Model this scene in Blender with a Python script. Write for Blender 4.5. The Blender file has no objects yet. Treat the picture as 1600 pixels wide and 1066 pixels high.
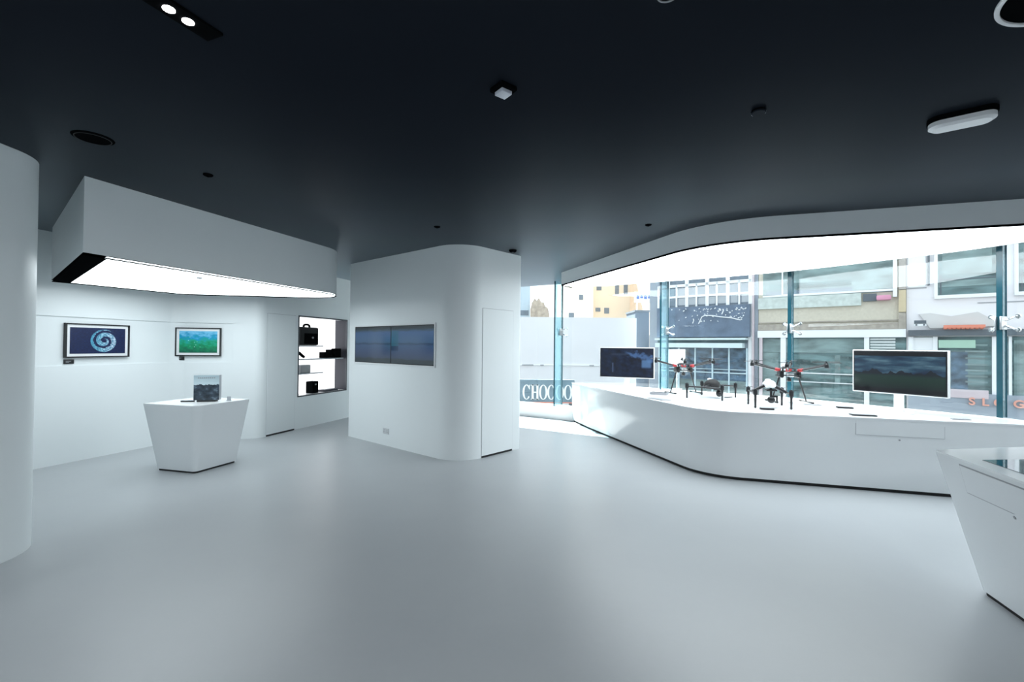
import bpy, bmesh, math, random
from mathutils import Vector, Matrix, Euler
random.seed(7)
scene = bpy.context.scene
COL = scene.collection
PI = math.pi

# ------------------------------------------------------------------ helpers
def link(o):
    COL.objects.link(o); return o

def tag(o, label=None, cat=None, group=None, kind=None):
    if label: o['label'] = label
    if cat: o['category'] = cat
    if group: o['group'] = group
    if kind: o['kind'] = kind
    return o

def empty(name, loc=(0, 0, 0), rz=0.0, label=None, cat=None, group=None, kind=None):
    o = bpy.data.objects.new(name, None); link(o)
    o.empty_display_size = 0.1
    o.location = loc; o.rotation_euler = (0, 0, rz)
    return tag(o, label, cat, group, kind)

def finish(name, bm, mat, parent=None, ang=35, label=None):
    bmesh.ops.recalc_face_normals(bm, faces=bm.faces[:])
    me = bpy.data.meshes.new(name)
    bm.to_mesh(me); bm.free()
    if mat: me.materials.append(mat)
    if ang:
        me.polygons.foreach_set('use_smooth', [True] * len(me.polygons))
        me.set_sharp_from_angle(angle=math.radians(ang))
    o = bpy.data.objects.new(name, me); link(o)
    if parent: o.parent = parent
    if label: o['label'] = label
    return o

def struct(name, bm, mat, parent=None, ang=35):
    o = finish(name, bm, mat, parent, ang)
    if parent is None: o['kind'] = 'structure'
    return o

def copy_tree(o, parent=None):
    c = o.copy(); COL.objects.link(c); c.parent = parent
    for ch in list(o.children): copy_tree(ch, c)
    return c

def fillet(pts, seg=14):
    """pts (x, y[, r]) of a closed outline; rounds every corner that has a radius"""
    out = []; n = len(pts)
    for i, p in enumerate(pts):
        r = p[2] if len(p) > 2 else 0
        P = Vector(p[:2])
        if r <= 0: out.append((P.x, P.y)); continue
        a = (Vector(pts[i - 1][:2]) - P).normalized(); b = (Vector(pts[(i + 1) % n][:2]) - P).normalized()
        half = math.acos(max(-1, min(1, a.dot(b)))) / 2
        t = r / math.tan(half)
        c = P + (a + b).normalized() * (r / math.sin(half))
        s = P + a * t; e = P + b * t
        a0 = math.atan2(s.y - c.y, s.x - c.x); a1 = math.atan2(e.y - c.y, e.x - c.x)
        d = (a1 - a0 + PI) % (2 * PI) - PI
        for k in range(seg + 1):
            q = a0 + d * k / seg
            out.append((c.x + r * math.cos(q), c.y + r * math.sin(q)))
    return out

def fillet_open(pts, seg=14):
    """same for an open path: the ends stay"""
    big = fillet([pts[0][:2]] + list(pts[1:-1]) + [pts[-1][:2]], seg)
    return big

def offset_path(path, d):
    """d > 0 moves to the left of the walking direction"""
    P = [Vector(p[:2]) for p in path]; out = []
    for i, p in enumerate(P):
        ds = []
        if i > 0: ds.append((p - P[i - 1]).normalized())
        if i < len(P) - 1: ds.append((P[i + 1] - p).normalized())
        ns = [Vector((-q.y, q.x)) for q in ds]
        m = ns[0] if len(ns) == 1 else (ns[0] + ns[1]).normalized()
        k = d / max(0.2, m.dot(ns[0]))
        out.append((p.x + m.x * k, p.y + m.y * k))
    return out

def inset_poly(pts, ds):
    """closed sharp ccw polygon; edge i runs from pts[i] to pts[i+1] and moves in by ds[i]"""
    n = len(pts); L = []
    for i in range(n):
        a = Vector(pts[i][:2]); b = Vector(pts[(i + 1) % n][:2]); d = (b - a).normalized()
        L.append((a + Vector((-d.y, d.x)) * ds[i], d))
    out = []
    for i in range(n):
        (p, d), (q, e) = L[i - 1], L[i]
        den = d.x * e.y - d.y * e.x
        t = ((q.x - p.x) * e.y - (q.y - p.y) * e.x) / den
        out.append((p.x + d.x * t, p.y + d.y * t))
    return out

def prism(bm, pts, z0, z1, top=None, M=None):
    """extruded outline; `top` gives another outline for the upper face"""
    top = top or pts
    lo = [bm.verts.new((p[0], p[1], z0)) for p in pts]
    hi = [bm.verts.new((p[0], p[1], z1)) for p in top]
    n = len(pts)
    bm.faces.new(lo[::-1]); bm.faces.new(hi)
    for i in range(n):
        j = (i + 1) % n
        bm.faces.new((lo[i], lo[j], hi[j], hi[i]))
    if M is not None: bmesh.ops.transform(bm, matrix=M, verts=lo + hi)
    return bm

def band(bm, path, d, z0, z1):
    """wall of thickness d along an open path"""
    off = offset_path(path, d)
    return prism(bm, list(path) + off[::-1], z0, z1)

def box(bm, c, s, M=None, bev=0.0):
    r = bmesh.ops.create_cube(bm, size=1.0)
    vs = r['verts']
    bmesh.ops.scale(bm, vec=s, verts=vs)
    if bev:
        es = list({e for v in vs for e in v.link_edges})
        q = bmesh.ops.bevel(bm, geom=es, offset=bev, segments=2, profile=0.6, affect='EDGES', clamp_overlap=True)
        vs = list({v for f in q['faces'] for v in f.verts} | {v for v in vs if v.is_valid})
    bmesh.ops.translate(bm, vec=c, verts=vs)
    if M is not None: bmesh.ops.transform(bm, matrix=M, verts=vs)
    return bm

def ext(bm, lo, hi, bev=0.0):
    return box(bm, [(a + b) / 2 for a, b in zip(lo, hi)], [abs(b - a) for a, b in zip(lo, hi)], None, bev)

def tube(bm, a, b, r0, r1=None, seg=10):
    a = Vector(a); b = Vector(b); d = b - a; r1 = r0 if r1 is None else r1
    M = Matrix.Translation((a + b) / 2) @ d.to_track_quat('Z', 'Y').to_matrix().to_4x4()
    bmesh.ops.create_cone(bm, cap_ends=True, segments=seg, radius1=r0, radius2=r1, depth=d.length, matrix=M)
    return bm

def path_tube(bm, pts, r, seg=8):
    for a, b in zip(pts, pts[1:]): tube(bm, a, b, r, r, seg)
    return bm

def ball(bm, c, s, u=14, v=9, M=None):
    r = bmesh.ops.create_uvsphere(bm, u_segments=u, v_segments=v, radius=1.0)
    bmesh.ops.scale(bm, vec=s, verts=r['verts']); bmesh.ops.translate(bm, vec=c, verts=r['verts'])
    if M is not None: bmesh.ops.transform(bm, matrix=M, verts=r['verts'])
    return bm

def lathe(bm, prof, c=(0, 0, 0), seg=28, M=None):
    rings = []; allv = []
    for r, z in prof:
        if r < 1e-6: ring = [bm.verts.new((c[0], c[1], c[2] + z))]
        else: ring = [bm.verts.new((c[0] + r * math.cos(2 * PI * k / seg), c[1] + r * math.sin(2 * PI * k / seg), c[2] + z)) for k in range(seg)]
        rings.append(ring); allv += ring
    for A, B in zip(rings, rings[1:]):
        for k in range(seg):
            j = (k + 1) % seg
            if len(A) == 1 and len(B) == 1: continue
            if len(A) == 1: bm.faces.new((A[0], B[j], B[k]))
            elif len(B) == 1: bm.faces.new((A[k], A[j], B[0]))
            else: bm.faces.new((A[k], A[j], B[j], B[k]))
    if M is not None: bmesh.ops.transform(bm, matrix=M, verts=allv)
    return bm

def B(): return bmesh.new()

def picture(name, w, h, t, mat, parent, loc):
    """flat picture or screen panel: local x across, z up, faces local -y; UV 0..1 over its face"""
    bm = B(); box(bm, (0, 0, 0), (w, t, h))
    uv = bm.loops.layers.uv.new('UVMap')
    for f in bm.faces:
        for l in f.loops: l[uv].uv = (l.vert.co.x / w + .5, l.vert.co.z / h + .5)
    o = finish(name, bm, mat, parent, 0)
    o.location = loc
    return o

def frame_ring(bm, w, h, b, y0, y1):
    """rectangular frame: outer w x h, border b, depth y0..y1, centred on local x / z"""
    ext(bm, (-w / 2, y0, h / 2 - b), (w / 2, y1, h / 2)); ext(bm, (-w / 2, y0, -h / 2), (w / 2, y1, -h / 2 + b))
    ext(bm, (-w / 2, y0, -h / 2 + b), (-w / 2 + b, y1, h / 2 - b)); ext(bm, (w / 2 - b, y0, -h / 2 + b), (w / 2, y1, h / 2 - b))
    return bm

# ------------------------------------------------------------------ materials
class N:
    """small node-graph helper"""
    def __init__(s, name):
        s.m = bpy.data.materials.new(name); s.m.use_nodes = True
        s.t = s.m.node_tree; s.t.nodes.clear()
        s.out = s.t.nodes.new('ShaderNodeOutputMaterial')
    def n(s, typ, ins=None, **kw):
        q = s.t.nodes.new(typ)
        for k, v in kw.items(): setattr(q, k, v)
        for k, v in (ins or {}).items():
            if isinstance(v, bpy.types.NodeSocket): s.t.links.new(v, q.inputs[k])
            else: q.inputs[k].default_value = v
        return q
    def math(s, op, a, b=0.0, c=0.0):
        return s.n('ShaderNodeMath', {0: a, 1: b, 2: c}, operation=op).outputs[0]
    def ramp(s, fac, stops, interp='LINEAR'):
        q = s.n('ShaderNodeValToRGB', {0: fac}); e = q.color_ramp.elements; q.color_ramp.interpolation = interp
        while len(e) > 1: e.remove(e[-1])
        e[0].position, e[0].color = stops[0][0], (*stops[0][1], 1)
        for p, c in stops[1:]:
            x = e.new(p); x.color = (*c, 1)
        return q.outputs[0]
    def mix(s, f, a, b, mode='MIX'):
        q = s.n('ShaderNodeMix', {0: f}, data_type='RGBA', blend_type=mode)
        for i, v in ((6, a), (7, b)):
            if isinstance(v, bpy.types.NodeSocket): s.t.links.new(v, q.inputs[i])
            else: q.inputs[i].default_value = (*v, 1)
        return q.outputs[2]
    def end(s, shader):
        s.t.links.new(shader, s.out.inputs[0]); return s.m

def paint(name, col, rough=.5, metal=0.0, var=.03, scale=6.0, bump=0.0, bscale=60.0, spec=.5, coat=0.0, coords='Object', stretch=None):
    g = N(name)
    tc = g.n('ShaderNodeTexCoord')
    vec = tc.outputs[coords]
    if stretch: vec = g.n('ShaderNodeMapping', {'Vector': vec, 'Scale': stretch}).outputs[0]
    nz = g.n('ShaderNodeTexNoise', {'Vector': vec, 'Scale': scale, 'Detail': 4.0})
    fac = g.ramp(nz.outputs[0], [(.36, (0, 0, 0)), (.64, (1, 1, 1))]) if stretch else nz.outputs[0]
    c = g.mix(fac, tuple(max(0, v * (1 - var)) for v in col), tuple(min(1, v * (1 + var)) for v in col))
    p = g.n('ShaderNodeBsdfPrincipled', {'Base Color': c, 'Roughness': rough, 'Metallic': metal, 'Specular IOR Level': spec, 'Coat Weight': coat, 'Coat Roughness': .05})
    if bump:
        bn = g.n('ShaderNodeTexNoise', {'Vector': tc.outputs[coords], 'Scale': bscale, 'Detail': 3.0})
        bp = g.n('ShaderNodeBump', {'Strength': bump, 'Distance': .01, 'Height': bn.outputs[0]})
        g.t.links.new(bp.outputs[0], p.inputs['Normal'])
    return g.end(p.outputs[0])

def glow(name, col, strength):
    g = N(name)
    return g.end(g.n('ShaderNodeEmission', {'Color': (*col, 1), 'Strength': strength}).outputs[0])

def clear_glass(name, tint, gloss=(1, 1, 1), rough=0.0, base=.0, ior=1.5, haze=None, hz=0.0):
    """thin glazing: tinted see-through with fresnel mirror"""
    g = N(name)
    ge = g.n('ShaderNodeNewGeometry')
    dt = g.n('ShaderNodeVectorMath', {0: ge.outputs['Normal'], 1: ge.outputs['Incoming']}, operation='DOT_PRODUCT').outputs['Value']
    k = g.math('SUBTRACT', 1.0, g.math('ABSOLUTE', dt))
    fr = g.math('ADD', .04, g.math('MULTIPLY', .96, g.math('POWER', k, 5.0)))      # same on both faces of the pane
    tr = g.n('ShaderNodeBsdfTransparent', {'Color': (*tint, 1)}).outputs[0]
    if haze:
        df = g.n('ShaderNodeBsdfDiffuse', {'Color': (*haze, 1)}).outputs[0]
        tr = g.n('ShaderNodeMixShader', {0: hz, 1: tr, 2: df}).outputs[0]
    gl = g.n('ShaderNodeBsdfGlossy', {'Color': (*gloss, 1), 'Roughness': rough}).outputs[0]
    return g.end(g.n('ShaderNodeMixShader', {0: fr, 1: tr, 2: gl}).outputs[0])

M_WALL = paint('white wall paint', (.80, .84, .85), .38, var=.008, scale=2)
M_LACQ = paint('white gloss lacquer', (.82, .845, .86), .14, var=.006, scale=2, coat=.3)
M_TOP = paint('white solid surface', (.84, .86, .87), .16, var=.006, scale=3)
def ceil_mat():
    g = N('midnight ceiling paint')
    tc = g.n('ShaderNodeTexCoord')
    nz = g.n('ShaderNodeTexNoise', {'Vector': tc.outputs['Object'], 'Scale': 1.1, 'Detail': 4.0}).outputs[0]
    c = g.mix(nz, (.0100, .0130, .0185), (.0135, .0170, .0230))
    bn = g.n('ShaderNodeTexNoise', {'Vector': tc.outputs['Object'], 'Scale': 3.0, 'Detail': 3.0}).outputs[0]
    bp = g.n('ShaderNodeBump', {'Strength': .03, 'Distance': .01, 'Height': bn}).outputs[0]
    ge = g.n('ShaderNodeNewGeometry')
    dt = g.n('ShaderNodeVectorMath', {0: ge.outputs['Normal'], 1: ge.outputs['Incoming']}, operation='DOT_PRODUCT').outputs['Value']
    k = g.math('SUBTRACT', 1.0, g.math('ABSOLUTE', dt))
    f = g.math('ADD', .002, g.math('MULTIPLY', 2.6, g.math('POWER', k, 11.0)))      # satin sheen that grows towards grazing view
    a = g.n('ShaderNodeBsdfDiffuse', {'Color': c, 'Normal': bp}).outputs[0]
    b = g.n('ShaderNodeBsdfGlossy', {'Color': (.86, .94, 1, 1), 'Roughness': .36, 'Normal': bp}).outputs[0]
    return g.end(g.n('ShaderNodeMixShader', {0: f, 1: a, 2: b}).outputs[0])
M_CEIL = ceil_mat()
M_REAR = paint('dark grey rear wall', (.50, .52, .54), .6, var=.05)
M_BLACK = paint('black satin trim', (.008, .009, .011), .4, var=.1)
M_MATTE = paint('matt black edging', (.004, .0045, .005), .9, var=.1, spec=.0)
M_GAP = paint('black shadow gap', (.006, .007, .008), .7, var=.1)
M_DARK = paint('charcoal panel', (.034, .036, .050), .5, var=.06)
M_METAL = paint('brushed steel', (.62, .64, .66), .28, 1.0, var=.05, scale=40)
M_CHROME = paint('polished steel', (.85, .87, .88), .12, 1.0, var=.02)
M_GREYP = paint('grey plastic', (.30, .31, .33), .4, var=.05)
M_SILVER = paint('silver plastic', (.42, .44, .47), .3, .4, var=.05)
M_SOCKET = paint('off white socket plastic', (.58, .60, .62), .4, var=.03)
M_WHITEP = paint('white plastic', (.86, .87, .88), .28, var=.01)
M_LINE = paint('grey joint line', (.46, .48, .50), .6, var=.05)
M_CARBON = paint('carbon fibre black', (.012, .012, .014), .32, var=.3, scale=120)
M_RED = paint('red anodised', (.42, .05, .055), .3, .3, var=.08)
M_RUBBER = paint('black rubber', (.015, .015, .016), .75, var=.2)
M_PANEL = glow('white light panel', (.86, .96, 1.0), 3.0)
M_PANEL2 = glow('bright light panel', (.87, .96, 1.0), 5.2)
M_NICHE = glow('backlit white panel', (.96, .98, 1.0), 1.6)
M_LAMP = glow('lit lamp disc', (1.0, .99, .97), 14.0)
M_GLASS = clear_glass('window glass', (.93, .965, .97))
M_FIN = clear_glass('blue green fin glass', (.72, .88, .92), (.85, .95, 1), .02, haze=(.50, .70, .76), hz=.2)
M_FINEDGE = paint('teal glass edge', (.008, .058, .080), .15, var=.3, scale=3)

def floor_mat():
    g = N('grey poured floor')
    tc = g.n('ShaderNodeTexCoord')
    a = g.n('ShaderNodeTexNoise', {'Vector': tc.outputs['Object'], 'Scale': .9, 'Detail': 5.0, 'Roughness': .6}).outputs[0]
    b = g.n('ShaderNodeTexNoise', {'Vector': tc.outputs['Object'], 'Scale': 22.0, 'Detail': 3.0}).outputs[0]
    f = g.math('ADD', g.math('MULTIPLY', a, .8), g.math('MULTIPLY', b, .2))
    c = g.ramp(f, [(.3, (.395, .415, .435)), (.7, (.43, .45, .465))])
    r = g.n('ShaderNodeMapRange', {0: b, 1: 0.0, 2: 1.0, 3: .30, 4: .40}).outputs[0]
    bp = g.n('ShaderNodeBump', {'Strength': .03, 'Distance': .01, 'Height': a})
    p = g.n('ShaderNodeBsdfPrincipled', {'Base Color': c, 'Roughness': r, 'Normal': bp.outputs[0], 'Specular IOR Level': .5})
    return g.end(p.outputs[0])
M_FLOOR = floor_mat()

def uvxy(g):
    tc = g.n('ShaderNodeTexCoord'); s = g.n('ShaderNodeSeparateXYZ', {0: tc.outputs['UV']})
    return tc.outputs['UV'], s.outputs[0], s.outputs[1]

def screen_out(g, col, strength, rough=.12):
    p = g.n('ShaderNodeBsdfPrincipled', {'Base Color': (.01, .01, .012, 1), 'Roughness': rough, 'Emission Color': col, 'Emission Strength': strength})
    return g.end(p.outputs[0])

def print_out(g, col, rough=.35):
    return g.end(g.n('ShaderNodeBsdfPrincipled', {'Base Color': col, 'Roughness': rough}).outputs[0])

def spiral_print():
    g = N('spiral photo print'); uv, x, y = uvxy(g)
    dx = g.math('MULTIPLY', g.math('SUBTRACT', x, .60), 1.75); dy = g.math('SUBTRACT', y, .50)
    r = g.math('SQRT', g.math('ADD', g.math('MULTIPLY', dx, dx), g.math('MULTIPLY', dy, dy)))
    th = g.math('DIVIDE', g.math('ARCTAN2', dy, dx), 2 * PI)
    nz = g.n('ShaderNodeTexNoise', {'Vector': uv, 'Scale': 26.0, 'Detail': 4.0}).outputs[0]
    rr = g.math('ADD', r, g.math('MULTIPLY', g.math('SUBTRACT', nz, .5), .07))
    ph = g.math('FRACT', g.math('ADD', g.math('MULTIPLY', rr, 4.1), g.math('ADD', th, .42)))
    bandm = g.math('GREATER_THAN', ph, .36)
    inside = g.math('LESS_THAN', rr, .44)
    core = g.math('GREATER_THAN', rr, .07)
    m = g.math('MULTIPLY', g.math('MULTIPLY', bandm, inside), core)
    light = g.ramp(x, [(.35, (.06, .36, .52)), (.55, (.34, .62, .74)), (.75, (.62, .72, .84))])
    light = g.mix(g.ramp(nz, [(.42, (0, 0, 0)), (.62, (1, 1, 1))]), (.04, .20, .32), light)
    sea = g.ramp(nz, [(.3, (.002, .006, .040)), (.62, (.003, .014, .075)), (.78, (.012, .05, .16))])
    return print_out(g, g.mix(m, sea, light))

def reef_print():
    g = N('reef photo print'); uv, x, y = uvxy(g)
    nz = g.n('ShaderNodeTexNoise', {'Vector': uv, 'Scale': 7.0, 'Detail': 6.0}).outputs[0]
    t = g.math('ADD', y, g.math('MULTIPLY', g.math('SUBTRACT', nz, .5), .9))
    c = g.ramp(t, [(.0, (.002, .10, .06)), (.35, (.0, .28, .12)), (.55, (.01, .36, .26)), (.72, (.0, .30, .55)), (.95, (.18, .55, .80))])
    v = g.n('ShaderNodeTexVoronoi', {'Vector': uv, 'Scale': 11.0}).outputs['Distance']
    sp = g.math('MULTIPLY', g.math('LESS_THAN', v, .17), g.math('LESS_THAN', g.math('ABSOLUTE', g.math('SUBTRACT', y, .5)), .3))
    sp = g.math('MULTIPLY', sp, g.math('LESS_THAN', g.math('ABSOLUTE', g.math('SUBTRACT', x, .45)), .36))
    return print_out(g, g.mix(sp, c, (.40, .85, .68)))

def sea_screen(name, shift):
    g = N(name); uv, x, y = uvxy(g)
    nz = g.n('ShaderNodeTexNoise', {'Vector': g.n('ShaderNodeMapping', {'Vector': uv, 'Location': (shift, 0, 0), 'Scale': (3, 14, 1)}).outputs[0], 'Scale': 2.0, 'Detail': 4.0}).outputs[0]
    t = g.math('ADD', y, g.math('MULTIPLY', g.math('SUBTRACT', nz, .5), .10))
    c = g.ramp(t, [(.0, (.020, .035, .045)), (.10, (.022, .038, .05)), (.14, (.035, .06, .12)), (.30, (.040, .075, .17)), (.48, (.045, .10, .21)), (.53, (.022, .055, .12)), (.57, (.055, .125, .24)), (.84, (.050, .12, .27)), (.90, (.035, .07, .11)), (.94, (.02, .035, .045)), (1, (.012, .022, .03))])
    # a tall hazy teal tower where the two halves meet
    if shift > 0:
        m = g.math('MULTIPLY', g.math('LESS_THAN', x, .18), g.math('MULTIPLY', g.math('GREATER_THAN', y, .42), g.math('LESS_THAN', y, .88)))
        c = g.mix(g.math('MULTIPLY', m, .6), c, (.012, .13, .20))
        m = g.math('MULTIPLY', g.math('LESS_THAN', x, .18), g.math('MULTIPLY', g.math('GREATER_THAN', y, .34), g.math('LESS_THAN', y, .47)))
        c = g.mix(m, c, (.012, .04, .11))
    return screen_out(g, c, .46)

def valley_screen():
    g = N('green valley film'); uv, x, y = uvxy(g)
    nz = g.n('ShaderNodeTexNoise', {'Vector': g.n('ShaderNodeMapping', {'Vector': uv, 'Scale': (2.2, 0, 1)}).outputs[0], 'Scale': 3.0, 'Detail': 4.0}).outputs[0]
    ridge = g.math('ADD', .50, g.math('MULTIPLY', g.math('SUBTRACT', nz, .5), .55))
    cl = g.n('ShaderNodeTexNoise', {'Vector': g.n('ShaderNodeMapping', {'Vector': uv, 'Scale': (1.0, 2.4, 1)}).outputs[0], 'Scale': 3.0, 'Detail': 6.0}).outputs[0]
    sky = g.ramp(cl, [(.32, (.006, .018, .05)), (.5, (.018, .062, .11)), (.68, (.10, .20, .26))])
    mtn = (.003, .006, .012)
    fld = g.ramp(y, [(.05, (.001, .004, .004)), (.22, (.004, .022, .012)), (.38, (.006, .03, .018)), (.46, (.003, .008, .014))])
    c = g.mix(g.math('LESS_THAN', y, .44), mtn, fld)
    c = g.mix(g.math('GREATER_THAN', y, ridge), c, sky)
    hz = g.math('MULTIPLY', g.math('GREATER_THAN', y, .90), 1.0)
    c = g.mix(hz, c, (.001, .001, .0015))
    c = g.mix(g.math('LESS_THAN', y, .09), c, (.001, .001, .0015))
    return screen_out(g, c, .62)

def drone_screen():
    g = N('dark drone film'); uv, x, y = uvxy(g)
    nz = g.n('ShaderNodeTexNoise', {'Vector': g.n('ShaderNodeMapping', {'Vector': uv, 'Scale': (3, 2, 1)}).outputs[0], 'Scale': 3.0, 'Detail': 5.0}).outputs[0]
    c = g.ramp(nz, [(.35, (.0015, .003, .010)), (.55, (.003, .010, .035)), (.75, (.012, .03, .075))])
    def soft(v, lo, hi):
        return g.n('ShaderNodeMapRange', {0: v, 1: lo, 2: hi, 3: 1.0, 4: 0.0}, clamp=True).outputs[0]
    ln = g.math('ADD', y, g.math('MULTIPLY', x, .42))
    wob = g.math('MULTIPLY', g.math('SUBTRACT', nz, .5), .55)
    arm = soft(g.math('ABSOLUTE', g.math('ADD', g.math('SUBTRACT', ln, 1.06), wob)), .03, .13)
    arm = g.math('MULTIPLY', arm, soft(g.math('SUBTRACT', 1.0, x), .42, .55))
    c = g.mix(g.math('MULTIPLY', arm, .8), c, (.07, .16, .36))
    bx = g.math('MULTIPLY', soft(g.math('ABSOLUTE', g.math('SUBTRACT', x, .88)), .07, .10), soft(g.math('ABSOLUTE', g.math('SUBTRACT', y, .47)), .10, .17))
    c = g.mix(g.math('MULTIPLY', bx, .8), c, (.10, .22, .44))
    sk = g.math('MULTIPLY', soft(g.math('ABSOLUTE', g.math('SUBTRACT', x, .36)), .12, .2), soft(g.math('ABSOLUTE', g.math('SUBTRACT', y, .80)), .01, .05))
    c = g.mix(g.math('MULTIPLY', sk, .5), c, (.03, .05, .09))
    b2 = g.math('MULTIPLY', g.math('LESS_THAN', g.math('ABSOLUTE', g.math('SUBTRACT', x, .235)), .012), g.math('LESS_THAN', g.math('ABSOLUTE', g.math('SUBTRACT', y, .32)), .17))
    c = g.mix(b2, c, (.05, .08, .15))
    return screen_out(g, c, .7)

def mountain_print():
    g = N('mountain box print'); uv, x, y = uvxy(g)
    n1 = g.n('ShaderNodeTexNoise', {'Vector': g.n('ShaderNodeMapping', {'Vector': uv, 'Scale': (.8, 1.3, 1), 'Rotation': (0, 0, .5)}).outputs[0], 'Scale': 4.0, 'Detail': 6.0}).outputs[0]
    n2 = g.n('ShaderNodeTexNoise', {'Vector': g.n('ShaderNodeMapping', {'Vector': uv, 'Scale': (2, 0, 1)}).outputs[0], 'Scale': 3.0, 'Detail': 3.0}).outputs[0]
    ridge = g.math('ADD', .62, g.math('MULTIPLY', g.math('SUBTRACT', n2, .5), .22))
    rock = g.ramp(n1, [(.38, (.010, .017, .028)), (.55, (.035, .055, .08)), (.72, (.16, .22, .28))])
    sky = g.ramp(y, [(.55, (.62, .73, .78)), (.75, (.52, .64, .69)), (1.0, (.42, .53, .58))])
    return print_out(g, g.mix(g.math('GREATER_THAN', y, ridge), rock, sky), .25)

# ------------------------------------------------------------------ measures of the room (metres, camera stands at 0,0)
HC = 2.92                                            # ceiling height
GL = [(-1.2, 11.18), (1.08, 9.77), (2.86, 8.36), (4.35, 7.06), (5.57, 5.14), (6.05, 3.2), (6.15, 2.4)]   # line of the glass front
A0, AD = Vector((-5.79, 5.5)), Vector((.4, 1.31)).normalized()
B0, BD = Vector((-4.366, 7.418)), Vector((.95, .26)).normalized()
C0, CD = Vector((-4.094, 7.587)), Vector((.601, 2.064)).normalized()
ang = lambda d: math.atan2(d.y, d.x)
def on(p, d, s, off=0.0):
    """point s along a wall face, moved `off` towards the room"""
    q = p + d * s + Vector((d.y, -d.x)) * off
    return (q.x, q.y)

# ------------------------------------------------------------------ floor, ceiling, walls
outer = [(-7.6, -4.2), (6.45, -4.2), (6.3, 2.4), (6.2, 3.25), (5.7, 5.2), (4.45, 7.17), (2.8, 8.62), (1.0, 10.0), (-1.2, 11.36), (-4.2, 11.4), (-7.6, 8.2)]
struct('floor', prism(B(), outer, -.18, 0), M_FLOOR)
struct('ceiling', prism(B(), outer, HC, HC + .2), M_CEIL)

wl = [on(A0, AD, -4.6), (-5.281, 7.168, .22), (-4.124, 7.484, .18), on(C0, CD, .0)]
face = fillet_open(wl, 10)
back = offset_path(face, .018)
end_b = Vector((-4.52, 7.376))
bm = B()
band(bm, back, .14, 0, HC)                            # carcass behind the shallow band
band(bm, face, .018, 0, 1.245)                        # lower cladding
band(bm, face, .018, 1.875, HC)                       # upper cladding
i_end = max(i for i, p in enumerate(face) if p[0] < -4.53)
band(bm, [(end_b.x, end_b.y)] + face[i_end + 1:], .018, 1.245, 1.875)
struct('wall_left', bm, M_WALL, ang=30)

NI0, NI1, NZ0, NZ1, ND = .735, 2.13, .597, 2.06, .30   # opening of the lit niche in the far left wall
bm = B()
def cw(s0, s1, z0, z1):
    prism(bm, [on(C0, CD, s0), on(C0, CD, s1), on(C0, CD, s1, -.14), on(C0, CD, s0, -.14)], z0, z1)
cw(0, NI0, 0, HC); cw(NI0, NI1, 0, NZ0); cw(NI0, NI1, NZ1, HC); cw(NI1, 3.6, 0, HC)
struct('wall_back_left', bm, M_WALL)
bm = B(); band(bm, [(-3.1, 10.95), (-1.15, 11.18)], .14, 0, HC); struct('wall_back', bm, M_WALL)
bm = B(); band(bm, [(-7.25, 2.0), (-7.25, -4.0)], -.14, 0, HC); struct('wall_left_rear', bm, M_REAR)
bm = B(); band(bm, [(-7.25, -4.0), (6.3, -4.0)], -.14, 0, HC); struct('wall_front', bm, M_REAR)
bm = B(); band(bm, [(6.3, -4.0), (6.15, 2.4)], -.14, 0, HC); struct('wall_right', bm, M_REAR)

# door leaf in the far left wall, flush, with a dark gap under it
def flush_door(name, p, d, s0, s1, z1):
    bm = B(); prism(bm, [on(p, d, s0, -.02), on(p, d, s1, -.02), on(p, d, s1, .006), on(p, d, s0, .006)], .028, z1)
    o = struct(name, bm, M_WALL)
    bm = B(); prism(bm, [on(p, d, s0, -.02), on(p, d, s1, -.02), on(p, d, s1, .003), on(p, d, s0, .003)], .001, .028)
    finish('threshold_gap', bm, M_GAP, o, label='black gap under the door')
    bm = B()
    for a, b, c, e in ((s0 - .006, s0, .0, z1 + .006), (s1, s1 + .006, .0, z1 + .006), (s0, s1, z1, z1 + .006)):
        prism(bm, [on(p, d, a, -.02), on(p, d, b, -.02), on(p, d, b, .002), on(p, d, a, .002)], max(c, .001), e)
    finish('door_joint', bm, M_LINE, o)
    return o
flush_door('door_2', C0, CD, .02, .655, 2.06)

# rounded wall end close to the camera on the left
bm = B(); prism(bm, fillet([(-3.55, .6, .3), (-3.55, 3.62, .4), (-5.2, 3.62, .3), (-5.2, .6, .3)], 20), 0, HC)
struct('wall_end_left', bm, M_WALL)

# free-standing rounded core with door and two screens
F1, D1 = Vector((-2.77, 7.73)), Vector((1.52, -1.28)).normalized()
F2, D2 = Vector((-.408, 6.294)), Vector((.423, .479)).normalized()
core = [(-2.77, 7.73, .03), (-.688, 5.977, .42), (.168, 6.947, .10), (-1.916, 8.70, .1)]
bm = B(); prism(bm, fillet(core, 22), 0, HC)
struct('wall_core', bm, M_WALL)
flush_door('door_1', F2, D2, .0, .635, 2.07)

# ------------------------------------------------------------------ glass front
fin_pts = GL[1:5]
for i, (a, b) in enumerate(zip(GL, GL[1:])):
    va, vb = Vector(a), Vector(b); d = (vb - va).normalized(); L = (vb - va).length
    bm = B(); n = Vector((-d.y, d.x)) * .010
    p, q = va + d * .008, vb - d * .008
    prism(bm, [tuple(p - n), tuple(q - n), tuple(q + n), tuple(p + n)], .02, HC - .01)
    struct('window_%d' % (i + 1), bm, M_GLASS, ang=0)
# low white upstand along the glass, and the slim bottom rail of the panes
bm = B(); band(bm, [(-1.22, 11.19), (1.08, 9.765), (1.5, 9.43)], -.085, 0, .30)
struct('trim_1', bm, M_TOP)

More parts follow.
